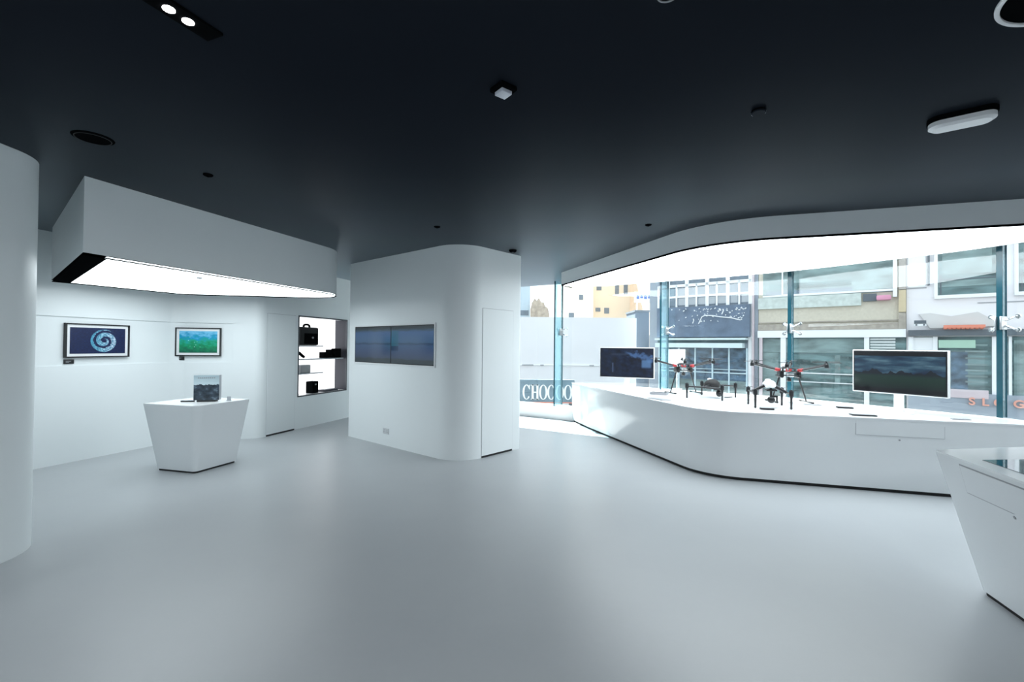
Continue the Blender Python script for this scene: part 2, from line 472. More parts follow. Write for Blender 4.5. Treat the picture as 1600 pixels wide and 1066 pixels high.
def fin(k, p, inward):
    """vertical glass fin standing on the inner side of the joint between two panes"""
    d = Vector(inward).normalized(); s = Vector((-d.y, d.x)); p = Vector(p)
    z0 = .31 if k == 0 else .802
    o = empty('trim_%d' % (k + 2), (0, 0, 0), 0, kind='structure')
    a = p + d * .014; b = p + d * (.33 if k < 2 else .12); ew = .013 if k < 2 else .026
    bm = B(); prism(bm, [tuple(a - s * .011), tuple(b - s * .011), tuple(b + s * .011), tuple(a + s * .011)], z0, HC - .003)
    finish('fin_blade', bm, M_FIN, o, 0)
    c = b + d * .008
    bm = B(); prism(bm, [tuple(b - s * ew), tuple(c - s * ew), tuple(c + s * ew), tuple(b + s * ew)], z0, HC - .003)
    finish('fin_edge', bm, M_FINEDGE, o, 0)
    # seal line where the fin meets the panes
    bm = B(); prism(bm, [tuple(p + d * .010 - s * .02), tuple(p + d * .014 - s * .02), tuple(p + d * .014 + s * .02), tuple(p + d * .010 + s * .02)], z0, HC - .003)
    finish('seal_strip', bm, M_FINEDGE, o, 0)
    return o
def inward_at(i):
    p, c, q = (Vector(GL[j]) for j in (i - 1, i, i + 1))
    d = ((c - p).normalized() + (q - c).normalized()).normalized()
    return Vector((d.y, -d.x))
spid_lab = ['steel glass fitting on the fin beside the black and white shop sign',
            'steel glass fitting on the fin behind the dark drone film monitor',
            'steel glass fitting on the fin behind the red hexacopter',
            'steel glass fitting on the fin beside the green valley monitor']
for k, p in enumerate(fin_pts):
    nin = inward_at(k + 1)
    fin(k, p, nin)
    t = Vector((-nin.y, nin.x))
    o = empty('spider_fitting', (p[0], p[1], 1.86), math.atan2(t.y, t.x), spid_lab[k], 'glass fitting', 'spider fittings on the glass front')
    # local x along the glass, local y: towards or away from the room
    sy = 1 if Vector((-t.y, t.x)).dot(nin) > 0 else -1
    bm = B(); box(bm, (-.022, sy * .10, 0), (.018, .13, .15), bev=.006); box(bm, (.022, sy * .10, 0), (.018, .13, .15), bev=.006)
    finish('clamp_plate', bm, M_METAL, o)
    for sx in (-1, 1):
        for sz in (-1, 1):
            bm = B(); path_tube(bm, [(sx * .03, sy * .06, sz * .03), (sx * .09, sy * .05, sz * .065), (sx * .11, sy * .022, sz * .075)], .011)
            ball(bm, (sx * .09, sy * .05, sz * .065), (.012, .012, .012), 8, 6)
            a = finish('spider_arm', bm, M_CHROME, o)
            bm = B(); tube(bm, (sx * .11, sy * .013, sz * .075), (sx * .11, sy * .028, sz * .075), .027, .022, 16)
            finish('glass_bolt', bm, M_CHROME, a)

# ------------------------------------------------------------------ left hanging light box
o = empty('hanging_light_box', (0, 0, 0), 0, 'white light box with a pointed rounded end hanging from the ceiling above the framed pictures', 'light box')
P = [(-3.53, 3.73), (-2.30, 7.28), (-4.86, 6.78), (-5.51, 5.43)]
out = fillet([P[0], (*P[1], .545), (*P[2], .05), P[3]], 24)
ins = inset_poly(P, [.035, .055, .015, .16])
inn = fillet([ins[0], (*ins[1], .47), (*ins[2], .05), ins[3]], 24)
bm = B(); prism(bm, out, 2.289, HC - .001)
finish('casing', bm, M_WALL, o)
bm = B()
la = [bm.verts.new((*p, 2.267)) for p in out]; lb = [bm.verts.new((*p, 2.2885)) for p in out]
ia = [bm.verts.new((*p, 2.267)) for p in inn]; ib = [bm.verts.new((*p, 2.2885)) for p in inn]
assert len(out) == len(inn)
for i in range(len(out)):
    j = (i + 1) % len(out)
    bm.faces.new((la[i], la[j], ia[j], ia[i])); bm.faces.new((lb[i], lb[j], ib[j], ib[i]))
    bm.faces.new((ia[i], ia[j], ib[j], ib[i]))
finish('black_rim', bm, M_MATTE, o, label='black rim')
bm = B(); prism(bm, inn, 2.278, 2.2885); finish('light_panel', bm, M_PANEL, o, label='glowing white panel')
bm = B(); lathe(bm, [(0, 2.262), (.02, 2.262), (.028, 2.270), (.028, 2.278), (0, 2.278)], (-3.46, 5.02, 0), 16)
finish('sprinkler_head', bm, M_GREYP, o)
seam = [(*inset_poly(P, [.035, .30, .26, .16])[i],) for i in (1, 2, 3)]
seam[0] = tuple(Vector(seam[0]).lerp(Vector(seam[1]), .2))
bm = B(); band(bm, seam, .012, 2.2755, 2.278); finish('panel_seam', bm, M_WHITEP, o, 0)

# ------------------------------------------------------------------ long ceiling light box along the window
o = empty('ceiling_light_box', (0, 0, 0), 0, 'long curved white ceiling light box running above the display counter', 'light box')
front = fillet_open([(.90, 8.40), (2.118, 4.86, 1.30), (5.80, 3.69)], 22)
backp = [(1.12, 8.72), (1.79, 8.54), (2.29, 8.15), (3.18, 7.54), (4.15, 6.71), (4.87, 5.77), (5.20, 5.26), (5.41, 4.80), (5.72, 3.95)]
def smooth_path(p, n=5):
    outp = []
    for i in range(len(p) - 1):
        p0 = Vector(p[max(0, i - 1)]); p1 = Vector(p[i]); p2 = Vector(p[i + 1]); p3 = Vector(p[min(len(p) - 1, i + 2)])
        for k in range(n):
            t = k / n
            q = .5 * ((2 * p1) + (p2 - p0) * t + (2 * p0 - 5 * p1 + 4 * p2 - p3) * t * t + (3 * p1 - p0 - 3 * p2 + p3) * t ** 3)
            outp.append((q.x, q.y))
    outp.append(p[-1]); return outp
bk = smooth_path(backp)
poly = front + bk[::-1]
bm = B(); prism(bm, poly, 2.698, HC - .001); finish('casing', bm, M_WALL, o)
bm = B(); band(bm, [bk[0]] + front, .022, 2.678, 2.697); finish('black_rim', bm, M_MATTE, o, label='black rim')
fi = offset_path(front, .026); bi = offset_path(bk, -.10)
bm = B(); prism(bm, fi + bi[::-1], 2.6885, 2.6975); finish('light_panel', bm, M_PANEL2, o, label='glowing white panel')

# ------------------------------------------------------------------ framed pictures on the left wall
def framed(s, p, d, w, h, zc, img, label, side):
    x, y = on(p, d, s, -.018)
    t = empty('framed_picture', (x, y, zc), ang(d), label, 'picture', 'framed photographs on the left wall')
    finish('frame', frame_ring(B(), w, h, .016, -.045, .0), M_BLACK, t, 0)
    bm = B(); box(bm, (0, -.018, 0), (w - .03, .02, h - .03)); finish('mat_board', bm, M_WHITEP, t, 0, label='white mat board')
    picture('photo_print', w - .105, h - .105, .004, img, t, (0, -.0305, 0))
    return t
framed(.68, A0, AD, .745, .448, 1.57, spiral_print(), 'black framed photograph of a pale blue spiral on dark water', 1)
framed(-.645, B0, BD, .632, .45, 1.57, reef_print(), 'black framed photograph of green and blue shallow sea', 1)
def caption(s, p, d, z, label):
    x, y = on(p, d, s, -.018)
    t = empty('caption_card', (x, y, z), ang(d), label, 'label card', 'caption cards under the pictures')
    bm = B(); box(bm, (0, -.008, 0), (.105, .016, .058), bev=.003); finish('card', bm, M_BLACK, t)
    bm = B(); box(bm, (-.01, -.0168, .006), (.055, .0015, .006)); box(bm, (-.02, -.0168, -.008), (.035, .0015, .005)); finish('print_lines', bm, M_GREYP, t, 0)
caption(.365, A0, AD, 1.296, 'small black caption card under the blue spiral photograph')
caption(-.895, B0, BD, 1.308, 'small black caption card under the green sea photograph')

# ------------------------------------------------------------------ white tapered pedestal with the printed box
def pedestal(name, base, top, zt, label, gap=.022):
    o = empty(name, (base[0][0], base[0][1], 0), 0, label, 'pedestal', 'tapered white pedestals')
    s = lambda ps: [(p[0] - base[0][0], p[1] - base[0][1], *p[2:]) for p in ps]
    b, t = fillet(s(base), 8), fillet(s(top), 8)
    bm = B(); prism(bm, b, gap, zt - .012, t); finish('body', bm, M_LACQ, o)
    bm = B(); prism(bm, t, zt - .012, zt); finish('top_plate', bm, M_TOP, o)
    cx = sum(p[0] for p in b) / len(b); cy = sum(p[1] for p in b) / len(b)
    k = [(cx + (p[0] - cx) * .97, cy + (p[1] - cy) * .97) for p in b]
    bm = B(); prism(bm, k, 0, gap); finish('recessed_base', bm, M_GAP, o, label='black recessed base')
    return o
pedestal('display_pedestal', [(-4.296, 5.551, .01), (-3.745, 5.41, .05), (-3.585, 5.962, .02), (-4.13, 6.09, .02)],
         [(-4.425, 5.475, .01), (-3.645, 5.27, .10), (-3.455, 6.022, .02), (-4.25, 6.19, .02)], .82,
         'white tapered display pedestal carrying the mountain picture box')
t = empty('picture_box', (-3.815, 5.72, .8205), math.radians(14), 'upright box printed with dark mountains standing on the white pedestal', 'box')
bm = B(); box(bm, (0, 0, .009), (.21, .085, .018), bev=.004); finish('foot', bm, M_BLACK, t, label='black foot')
bm = B(); box(bm, (0, .0, .175), (.285, .07, .314), bev=.004); finish('carton', bm, M_SILVER, t)
picture('printed_front', .281, .308, .003, mountain_print(), t, (0, -.0365, .175))
bm = B()
for k in range(9): box(bm, (-.088 + k * .022, -.0385, .297), (.014, .001, .012))
finish('grey_caption', bm, M_GREYP, t, 0)
t = empty('black_remote', (-4.02, 5.66, .8205), math.radians(10), 'small flat black remote lying beside the mountain picture box', 'remote')
bm = B(); box(bm, (0, 0, .008), (.15, .035, .016), bev=.006); finish('remote_body', bm, M_BLACK, t)
bm = B(); lathe(bm, [(0, .019), (.010, .019), (.011, .016), (0, .016)], (-.05, 0, 0), 14); finish('round_button', bm, M_GREYP, t)
t = empty('white_card_stand', (-3.60, 5.80, .8205), math.radians(12), 'tiny clear card stand to the side of the mountain picture box', 'card stand')
bm = B(); box(bm, (0, .01, .004), (.05, .03, .008), bev=.002); box(bm, (0, .015, .028), (.045, .004, .05)); finish('stand', bm, M_SILVER, t)

# ------------------------------------------------------------------ lit niche with shelves in the far left wall
NX, NY = on(C0, CD, (NI0 + NI1) / 2)
nic = empty('display_niche', (NX, NY, 0), ang(CD), 'backlit white display niche with shelves set in the far wall', 'display case')
W = NI1 - NI0
bm = B(); ext(bm, (-W / 2 - .012, .29, NZ0), (W / 2 + .012, ND + .0, NZ1)); finish('back_panel', bm, M_NICHE, nic, 0, label='glowing white back panel')
bm = B(); ext(bm, (W / 2 - .002, .0, NZ0), (W / 2 + .014, .288, NZ1)); finish('side_panel', bm, M_DARK, nic, 0, label='charcoal side panel')
bm = B(); ext(bm, (-W / 2 - .012, .0, NZ0), (-W / 2 + .002, .288, NZ1)); ext(bm, (-W / 2, .142, NZ1 - .002), (W / 2 - .003, .288, NZ1 + .012)); ext(bm, (-W / 2, .0, NZ0 - .012), (W / 2 - .003, .288, NZ0 + .003))
finish('inner_lining', bm, M_WHITEP, nic, 0)
bm = B()
for lo, hi in (((-W / 2 - .012, -.008, NZ0 - .014), (-W / 2 + .010, .02, NZ1 + .014)), ((W / 2 - .010, -.008, NZ0 - .014), (W / 2 + .012, .02, NZ1 + .014)),
               ((-W / 2 + .010, -.008, NZ1 - .008), (W / 2 - .010, .02, NZ1 + .014)), ((-W / 2 + .010, -.008, NZ0 - .014), (W / 2 - .010, .02, NZ0 + .008))): ext(bm, lo, hi)
finish('metal_frame', bm, paint('gunmetal frame', (.07, .075, .085), .35, .6, var=.1), nic, 0, label='thin gunmetal frame')
for z, x1 in ((1.525, .04), (1.275, W / 2 - .03), (1.005, .04)):
    bm = B(); ext(bm, (-W / 2 + .004, .05, z - .022), (x1, .286, z)); finish('shelf', bm, M_SILVER, nic, 0)
def in_niche(name, x, y, z, label, cat):
    p = Vector((NX, NY)) + CD * x + Vector((-CD.y, CD.x)) * y
    return empty(name, (p.x, p.y, z), ang(CD), label, cat, 'goods in the lit niche')
t = in_niche('equipment_bag', -.30, .17, 1.5265, 'boxy black equipment bag with a top handle on the highest niche shelf', 'bag')
bm = B(); box(bm, (0, 0, .175), (.50, .16, .35), bev=.035); finish('bag_body', bm, paint('black nylon', (.010, .011, .012), .8, var=.3, scale=60, bump=.2, bscale=200), t)
bm = B(); path_tube(bm, [(-.085, 0, .34), (-.07, 0, .385), (-.03, 0, .40), (.03, 0, .40), (.07, 0, .385), (.085, 0, .34)], .020); finish('bag_handle', bm, M_MATTE, t)
bm = B(); box(bm, (.02, -.088, .13), (.34, .02, .20), bev=.008); finish('front_pocket', bm, M_MATTE, t)
bm = B(); ball(bm, (.06, -.099, .15), (.03, .003, .02)); finish('pocket_badge', bm, M_GREYP, t, label='small grey oval badge')
bm = B(); box(bm, (.262, 0, .07), (.03, .10, .12), bev=.01); finish('side_pocket', bm, M_MATTE, t)
t = in_niche('hand_gimbal', -.45, .17, 1.296, 'small black hand gimbal leaning on the middle niche shelf', 'camera gimbal')
bm = B(); path_tube(bm, [(-.10, 0, .10), (-.03, 0, .085), (.05, 0, .03), (.09, 0, .012)], .028, 10); ball(bm, (-.03, 0, .085), (.03, .03, .03)); finish('grip', bm, M_MATTE, t)
bm = B(); box(bm, (-.13, 0, .105), (.08, .07, .07), bev=.012); finish('camera_head', bm, M_MATTE, t)
t = in_niche('camera_kit', .42, .16, 1.2765, 'row of black camera gear at the dark end of the middle niche shelf', 'camera')
bm = B(); box(bm, (-.20, 0, .06), (.20, .12, .12), bev=.008); finish('lens_case', bm, M_MATTE, t)
bm = B(); box(bm, (-.02, 0, .085), (.17, .13, .17), bev=.01); finish('camera_body', bm, M_MATTE, t)
bm = B(); tube(bm, (-.02, -.065, .085), (-.02, -.13, .085), .055, .05, 20); finish('lens', bm, M_MATTE, t)
bm = B(); box(bm, (.15, 0, .095), (.14, .14, .19), bev=.01); finish('battery_case', bm, M_MATTE, t)
t = in_niche('grey_carton', -.40, .17, 1.0065, 'pale grey carton on the lowest niche shelf', 'box')
bm = B(); box(bm, (0, 0, .075), (.26, .16, .15), bev=.004); finish('carton_body', bm, paint('pale grey card', (.36, .37, .38), .7, var=.05), t)
bm = B(); box(bm, (0, -.02, .151), (.255, .05, .003)); finish('tape_strip', bm, M_SILVER, t)
t = in_niche('black_case', -.135, .16, NZ0 + .0035, 'square black case standing on the niche floor', 'case')
bm = B(); box(bm, (0, 0, .115), (.17, .16, .23), bev=.012); finish('case_body', bm, M_MATTE, t)
bm = B(); box(bm, (0, -.082, .17), (.04, .008, .025), bev=.003); finish('latch', bm, M_GREYP, t)
t = in_niche('flat_tray', .32, .15, NZ0 + .0035, 'low dark tray lying on the niche floor beside the black case', 'tray')
bm = B(); box(bm, (0, 0, .02), (.42, .16, .04), bev=.006); finish('tray_body', bm, M_DARK, t)
bm = B(); box(bm, (0, 0, .043), (.36, .11, .006)); finish('tray_insert', bm, M_GREYP, t, 0)

# ------------------------------------------------------------------ screens and socket on the core
for k, (s, nm, lab) in enumerate(((.216, 'sea film first half', 'wide dark screen with blue sea film, half nearer the niche'),
                                  (1.222, 'sea film second half', 'wide dark screen with blue sea film, half nearer the flush door'))):
    x, y = on(F1, D1, s + .5025, 0)
    t = empty('wall_screen', (x, y, 1.553), ang(D1), lab, 'screen', 'pair of screens on the core')
    bm = B(); ext(bm, (-.5015, -.012, -.289), (.5015, -.0005, .289)); finish('bezel', bm, M_BLACK, t, 0)
    picture('display_panel', .985, .556, .002, sea_screen(nm, k * 3.0), t, (0, -.0132, 0))
t = empty('screen_surround', (*on(F1, D1, 1.2215, 0), 1.553), ang(D1), 'slim white surround framing the pair of sea film screens', 'frame')
finish('surround', frame_ring(B(), 2.05, .622, .020, -.016, -.0005), M_TOP, t, 0)
t = empty('wall_socket', (*on(F1, D1, 1.11, 0), .225), ang(D1), 'white double power socket low on the core below the screens', 'socket')
bm = B(); box(bm, (0, -.006, 0), (.146, .011, .086), bev=.004); finish('socket_plate', bm, M_SOCKET, t)
for sx in (-.036, .036):
    bm = B()
    box(bm, (sx, -.0125, .018), (.008, .002, .012)); box(bm, (sx - .013, -.0125, -.010), (.012, .002, .007)); box(bm, (sx + .013, -.0125, -.010), (.012, .002, .007))
    finish('socket_outlet', bm, M_GREYP, t, 0)

# ------------------------------------------------------------------ long display counter by the window
co = empty('display_counter', (0, 0, 0), 0, 'long curved white display counter along the glass front', 'counter')
cfront = [(1.44, 8.62, .04), (2.306, 5.444, .75), (5.62, 4.515, .06)]
inner_gl = offset_path(GL, -.06)
cpoly_s = [(1.25, 9.50)] + cfront + [inner_gl[4], inner_gl[3], inner_gl[2]]
cpoly = fillet(cpoly_s, 22)
def shrink(poly_s, d):
    n = len(poly_s); r = inset_poly([p[:2] for p in poly_s], [d] * n)
    return [(*r[i], max(.01, (poly_s[i][2] if len(poly_s[i]) > 2 else 0) + .0)) if len(poly_s[i]) > 2 else r[i] for i in range(n)]
body = fillet(shrink(cpoly_s, .012), 22)
kick = fillet(shrink(cpoly_s, .03), 22)
bm = B(); prism(bm, body, .036, .786, fillet(shrink(cpoly_s, .004), 22)); finish('body', bm, M_LACQ, co)
bm = B(); prism(bm, cpoly, .786, .80); finish('worktop', bm, M_TOP, co)
bm = B(); prism(bm, kick, 0, .036); finish('recessed_base', bm, M_GAP, co, label='black recessed base')
LP, LD = Vector((2.306, 5.444)), Vector((3.314, -.929)).normalized()
def front_slab(name, s0, s1, z0, z1, o0, o1, mat, label=None):
    bm = B(); prism(bm, [on(LP, LD, s0, o0), on(LP, LD, s1, o0), on(LP, LD, s1, o1), on(LP, LD, s0, o1)], z0, z1)
    return finish(name, bm, mat, co, 0, label)
front_slab('drawer_gap', 1.547, 2.357, .609, .769, -.03, -.0045, M_LINE, 'grey joint around the drawer')
dr = front_slab('drawer', 1.552, 2.352, .614, .764, -.03, -.0015, M_LACQ)
bm = B(); tube(bm, (*on(LP, LD, 1.955, -.02), .574), (*on(LP, LD, 1.955, -.001), .574), .009, .009, 14); finish('keyhole', bm, M_GREYP, co)

# ------------------------------------------------------------------ tapered counter close to the camera on the right
pb = [(3.02, 2.94, .06), (2.80, 2.14, .05), (3.55, 2.0, .05), (3.75, 2.95, .05)]
pt = [(2.765, 2.975, .02), (2.45, 1.955, .02), (3.72, 1.72, .03), (4.0, 3.18, .03)]
pb, pt = pb[::1], pt[::1]
rp = pedestal('service_pedestal', pb, pt, .90, 'large tapered white service counter with a glossy glass inset, cut by the frame edge', .025)
def pedestal_face(u, z, off):
    """point on the canted face towards the room: u along the top edge from the far corner, z height"""
    k = z / .90
    a = Vector((3.02, 2.94, 0)).lerp(Vector((2.765, 2.975, .9)), k); b = Vector((2.80, 2.14, 0)).lerp(Vector((2.45, 1.955, .9)), k)
    L = (Vector((2.45, 1.955)) - Vector((2.765, 2.975))).length
    p = a.lerp(b, u / L)
    n = Vector((-.92, .28, -.27)).normalized()
    return p + n * off
def canted_slab(name, u0, u1, z0, z1, o0, o1, mat, label=None):
    bm = B(); vs = []
    for off in (o0, o1):
        vs.append([bm.verts.new(pedestal_face(u, z, off) - Vector((3.02, 2.94, 0))) for u, z in ((u0, z0), (u1, z0), (u1, z1), (u0, z1))])
    lo, hi = vs
    bm.faces.new(lo[::-1]); bm.faces.new(hi)
    for i in range(4):
        j = (i + 1) % 4; bm.faces.new((lo[i], lo[j], hi[j], hi[i]))
    return finish(name, bm, mat, rp, 0, label)
canted_slab('drawer_gap', .232, 1.0, .690, .866, -.02, .004, M_GREYP, 'grey joint around the drawer')
canted_slab('drawer', .24, 1.0, .697, .858, -.02, .007, M_LACQ)
bm = B(); q = pedestal_face(.62, .672, .0) - Vector((3.02, 2.94, 0)); n = Vector((-.92, .28, -.27)).normalized()
tube(bm, q - n * .01, q + n * .006, .009, .009, 14); finish('keyhole', bm, M_GREYP, rp)
M_INSET = paint('dark mirror glass', (.02, .03, .035), .03, var=.05, spec=.9, coat=1.0)
bm = B()
prism(bm, [(x - 3.02, y - 2.94) for x, y in ((2.79, 2.70), (2.58, 2.02), (3.35, 1.88), (3.55, 2.76))], .9002, .9035); finish('glass_inset', bm, M_INSET, rp, 0, label='glossy dark glass inset')

# ------------------------------------------------------------------ monitors on the counter
def monitor(x, y, rz, img, label, zc=1.282):
    t = empty('monitor', (x, y, .8005), rz, label, 'monitor', 'white cased monitors on the counter')
    w, h = .935, .53; z = zc - .8005
    bm = B(); box(bm, (0, 0, .006), (.30, .20, .012), bev=.004); finish('foot', bm, M_WHITEP, t)
    bm = B(); box(bm, (0, .035, (z - .1) / 2 + .01), (.095, .03, z - .1), bev=.006); finish('neck', bm, M_WHITEP, t)
    bm = B(); box(bm, (0, .012, z), (w, .045, h), bev=.006); finish('casing', bm, M_WHITEP, t)
    bm = B(); ext(bm, (-w / 2 + .012, -.0135, z - h / 2 + .012), (w / 2 - .012, -.009, z + h / 2 - .012)); finish('bezel', bm, M_BLACK, t, 0)
    picture('display_panel', w - .05, h - .05, .002, img, t, (0, -.0145, z))
    return t
monitor(4.60, 5.43, math.atan2(-1.54, .83), valley_screen(), 'white cased monitor showing green fields under dark blue mountains')
monitor(1.99, 7.90, math.atan2(-.74, 1.58), drone_screen(), 'white cased monitor showing a dark film with a blue aircraft')

# ------------------------------------------------------------------ drones
def hexacopter(loc, rz, label, legs=True):
    t = empty('hexacopter_drone', loc, rz, label, 'drone', 'hexacopters on the counter')
    z = .435
    bm = B(); lathe(bm, [(0, z - .012), (.13, z - .012), (.145, z - .006), (.145, z), (.12, z + .004), (0, z + .004)], seg=24)
    lathe(bm, [(0, z + .035), (.10, z + .035), (.11, z + .04), (.10, z + .048), (0, z + .048)], seg=24)
    for k in range(6):
        a = k * PI / 3; tube(bm, (.085 * math.cos(a), .085 * math.sin(a), z), (.085 * math.cos(a), .085 * math.sin(a), z + .04), .007)
    finish('centre_frame', bm, M_CARBON, t)
    bm = B(); ball(bm, (-.055, 0, z + .075), (.05, .05, .028)); tube(bm, (-.055, 0, z + .04), (-.055, 0, z + .07), .012); finish('gps_dome', bm, M_WHITEP, t, label='white dome')
    bm = B(); box(bm, (.02, 0, z - .055), (.06, .09, .05), bev=.008); finish('battery', bm, M_WHITEP, t)
    for k in range(6):
        a = k * PI / 3; c, s = math.cos(a), math.sin(a)
        p0 = Vector((.13 * c, .13 * s, z + .012)); p1 = Vector((.19 * c, .19 * s, z + .024)); p2 = Vector((.50 * c, .50 * s, z + .098))
        bm = B(); tube(bm, p1, p2, .012, .011); arm = finish('arm', bm, M_CARBON, t)
        bm = B(); tube(bm, p0, p1, .021, .019); box(bm, (p0 + p1) / 2, (.05, .05, .035), bev=.008); finish('arm_joint', bm, M_RED, arm, label='red folding joint')
        bm = B(); tube(bm, p2 + Vector((0, 0, -.03)), p2 + Vector((0, 0, .012)), .024, .024, 16); tube(bm, p2 + Vector((0, 0, .012)), p2 + Vector((0, 0, .03)), .022, .012, 16); finish('motor', bm, M_BLACK, arm)
        bm = B(); yaw = a + (.5 if k % 2 else -.4)
        for sg in (0, PI):
            d = Vector((math.cos(yaw + sg), math.sin(yaw + sg), 0)); nn = Vector((-d.y, d.x, 0)); cc = p2 + Vector((0, 0, .036))
            prof = [(.012, .010, .010), (.05, .018, .016), (.10, .014, .013), (.16, .006, .004)]
            up = [bm.verts.new(cc + d * r + nn * w1 + Vector((0, 0, .006))) for r, w1, w2 in prof] + [bm.verts.new(cc + d * r - nn * w2 + Vector((0, 0, .001))) for r, w1, w2 in prof[::-1]]
            dn = [bm.verts.new(v.co - Vector((0, 0, .003))) for v in up]
            bm.faces.new(up); bm.faces.new(dn[::-1])
            for i in range(len(up)):
                j = (i + 1) % len(up); bm.faces.new((up[i], dn[i], dn[j], up[j]))
        tube(bm, p2 + Vector((0, 0, .028)), p2 + Vector((0, 0, .046)), .010)
        finish('propeller', bm, M_CARBON, arm)
    for sg in (-1, 1):
        bm = B(); box(bm, (sg * .115, 0, z - .045), (.055, .10, .085), bev=.012); tube(bm, (sg * .12, -.06, z - .075), (sg * .12, .06, z - .075), .018)
        finish('gear_mount', bm, M_CARBON, t)
        bm = B(); tube(bm, (sg * .125, 0, z - .07), (sg * .235, 0, .012), .0115, .010); lg = finish('landing_leg', bm, M_CARBON, t)
        bm = B(); tube(bm, (sg * .235, -.17, .012), (sg * .235, .17, .012), .009); finish('skid_bar', bm, M_CARBON, lg)
        bm = B(); tube(bm, (sg * .235, -.17, .012), (sg * .235, -.12, .012), .012); finish('foam_grip', bm, M_RUBBER, lg)
        bm = B(); tube(bm, (sg * .235, .12, .012), (sg * .235, .17, .012), .012); finish('foam_grip', bm, M_RUBBER, lg)
    bm = B(); tube(bm, (-.16, .05, z - .06), (.16, .05, z - .06), .006); tube(bm, (-.16, -.05, z - .06), (.16, -.05, z - .06), .006); finish('gimbal_rail', bm, M_CARBON, t)
    bm = B(); box(bm, (0, 0, z - .12), (.05, .05, .05), bev=.01); tube(bm, (0, 0, z - .10), (0, 0, z - .055), .01); finish('gimbal', bm, M_BLACK, t)
    return t
hexacopter((3.895, 6.40, .8005), math.radians(-4), 'large black and red hexacopter standing on tall splayed legs behind the white quadcopter')
hexacopter((2.845, 7.55, .8005), math.radians(12), 'large black and red hexacopter on tall splayed legs beside the dark film monitor')

def quadcopter(loc, rz, body, half_w, half_b, zb, bs, label, drop, hang=.0):
    """camera drone whose two booms end in cross bars with a motor and a leg at each end; local x sideways, local y along the body"""
    t = empty('quadcopter_drone', loc, rz, label, 'drone')
    bm = B()
    rings = [(-.19, .018, .016, .0), (-.16, .045, .034, .005), (-.08, .062, .050, .012), (.02, .066, .052, .010), (.10, .055, .044, .0), (.16, .034, .028, -.008), (.18, .014, .012, -.012)]
    prev = None; seg = 14
    for y, rx, rz_, dz in rings:
        r = [bm.verts.new((bs[0] * rx * math.cos(2 * PI * k / seg), bs[1] * y, zb + dz + bs[2] * rz_ * math.sin(2 * PI * k / seg))) for k in range(seg)]
        if prev:
            for k in range(seg): bm.faces.new((prev[k], prev[(k + 1) % seg], r[(k + 1) % seg], r[k]))
        else: bm.faces.new(r[::-1])
        prev = r
    bm.faces.new(prev); finish('fuselage', bm, body, t, 50)
    bm = B(); ball(bm, (0, .05 * bs[1], zb + .055 * bs[2]), (.035, .05 * bs[1], .018)); finish('top_cover', bm, M_WHITEP, t, label='pale top cover')
    zt = zb - drop
    for sx in (-1, 1):
        bm = B(); tube(bm, (sx * .04, .0, zb - .005), (sx * half_w, 0, zt), .022, .018, 12); finish('boom', bm, M_CARBON, t)
        bm = B(); tube(bm, (sx * half_w, -half_b, zt), (sx * half_w, half_b, zt), .012, .012, 12); bar = finish('cross_bar', bm, M_CARBON, t)
        for sy in (-1, 1):
            x, y = sx * half_w, sy * half_b
            bm = B(); tube(bm, (x, y, zt - .022), (x, y, zt + .04), .027, .025, 16); tube(bm, (x, y, zt + .04), (x, y, zt + .052), .012, .008); finish('motor', bm, M_BLACK, bar)
            bm = B(); tube(bm, (x, y, zt - .02), (x * 1.0, y, .02), .017, .011, 10); ball(bm, (x, y, .016), (.014, .014, .016)); finish('leg', bm, M_CARBON, bar)
            bm = B(); yaw = .25 + sx * sy * .3
            for sg in (0, PI):
                d = Vector((math.cos(yaw + sg), math.sin(yaw + sg), 0)); n2 = Vector((-d.y, d.x, 0)); c = Vector((x, y, zt + .048))
                up = [bm.verts.new(c + d * r + n2 * w) for r, w in ((.01, .006), (.03, .011), (.06, .006), (.06, -.004), (.03, -.008), (.01, -.006))]
                dn = [bm.verts.new(v.co - Vector((0, 0, .003))) for v in up]
                bm.faces.new(up); bm.faces.new(dn[::-1])
                for i in range(6): bm.faces.new((up[i], dn[i], dn[(i + 1) % 6], up[(i + 1) % 6]))
            finish('propeller_hub', bm, M_BLACK, bar)
    bm = B(); tube(bm, (0, -.10, zb - .02), (0, -.10, zb - .075 - hang), .014); box(bm, (.03, -.10, zb - .085 - hang), (.085, .045, .026), bev=.006); box(bm, (.066, -.10, zb - .115 - hang), (.018, .04, .08), bev=.004); box(bm, (0, -.10, zb - .06), (.12, .10, .022), bev=.006)
    gm = finish('gimbal', bm, M_BLACK, t)
    bm = B(); ball(bm, (.0, -.11, zb - .125 - hang), (.046, .046, .046)); cam = finish('camera', bm, M_BLACK, gm)
    return t
quadcopter((3.31, 5.86, .8005), math.radians(-16), M_WHITEP, .20, .20, .285, (1, 1, 1), 'white bodied quadcopter on black legs at the front edge of the counter', .095, .055)
quadcopter((3.01, 6.86, .8005), math.radians(48), M_RUBBER, .31, .25, .195, (1.5, .62, 1.5), 'black bodied quadcopter on black legs between the two hexacopters', .02)

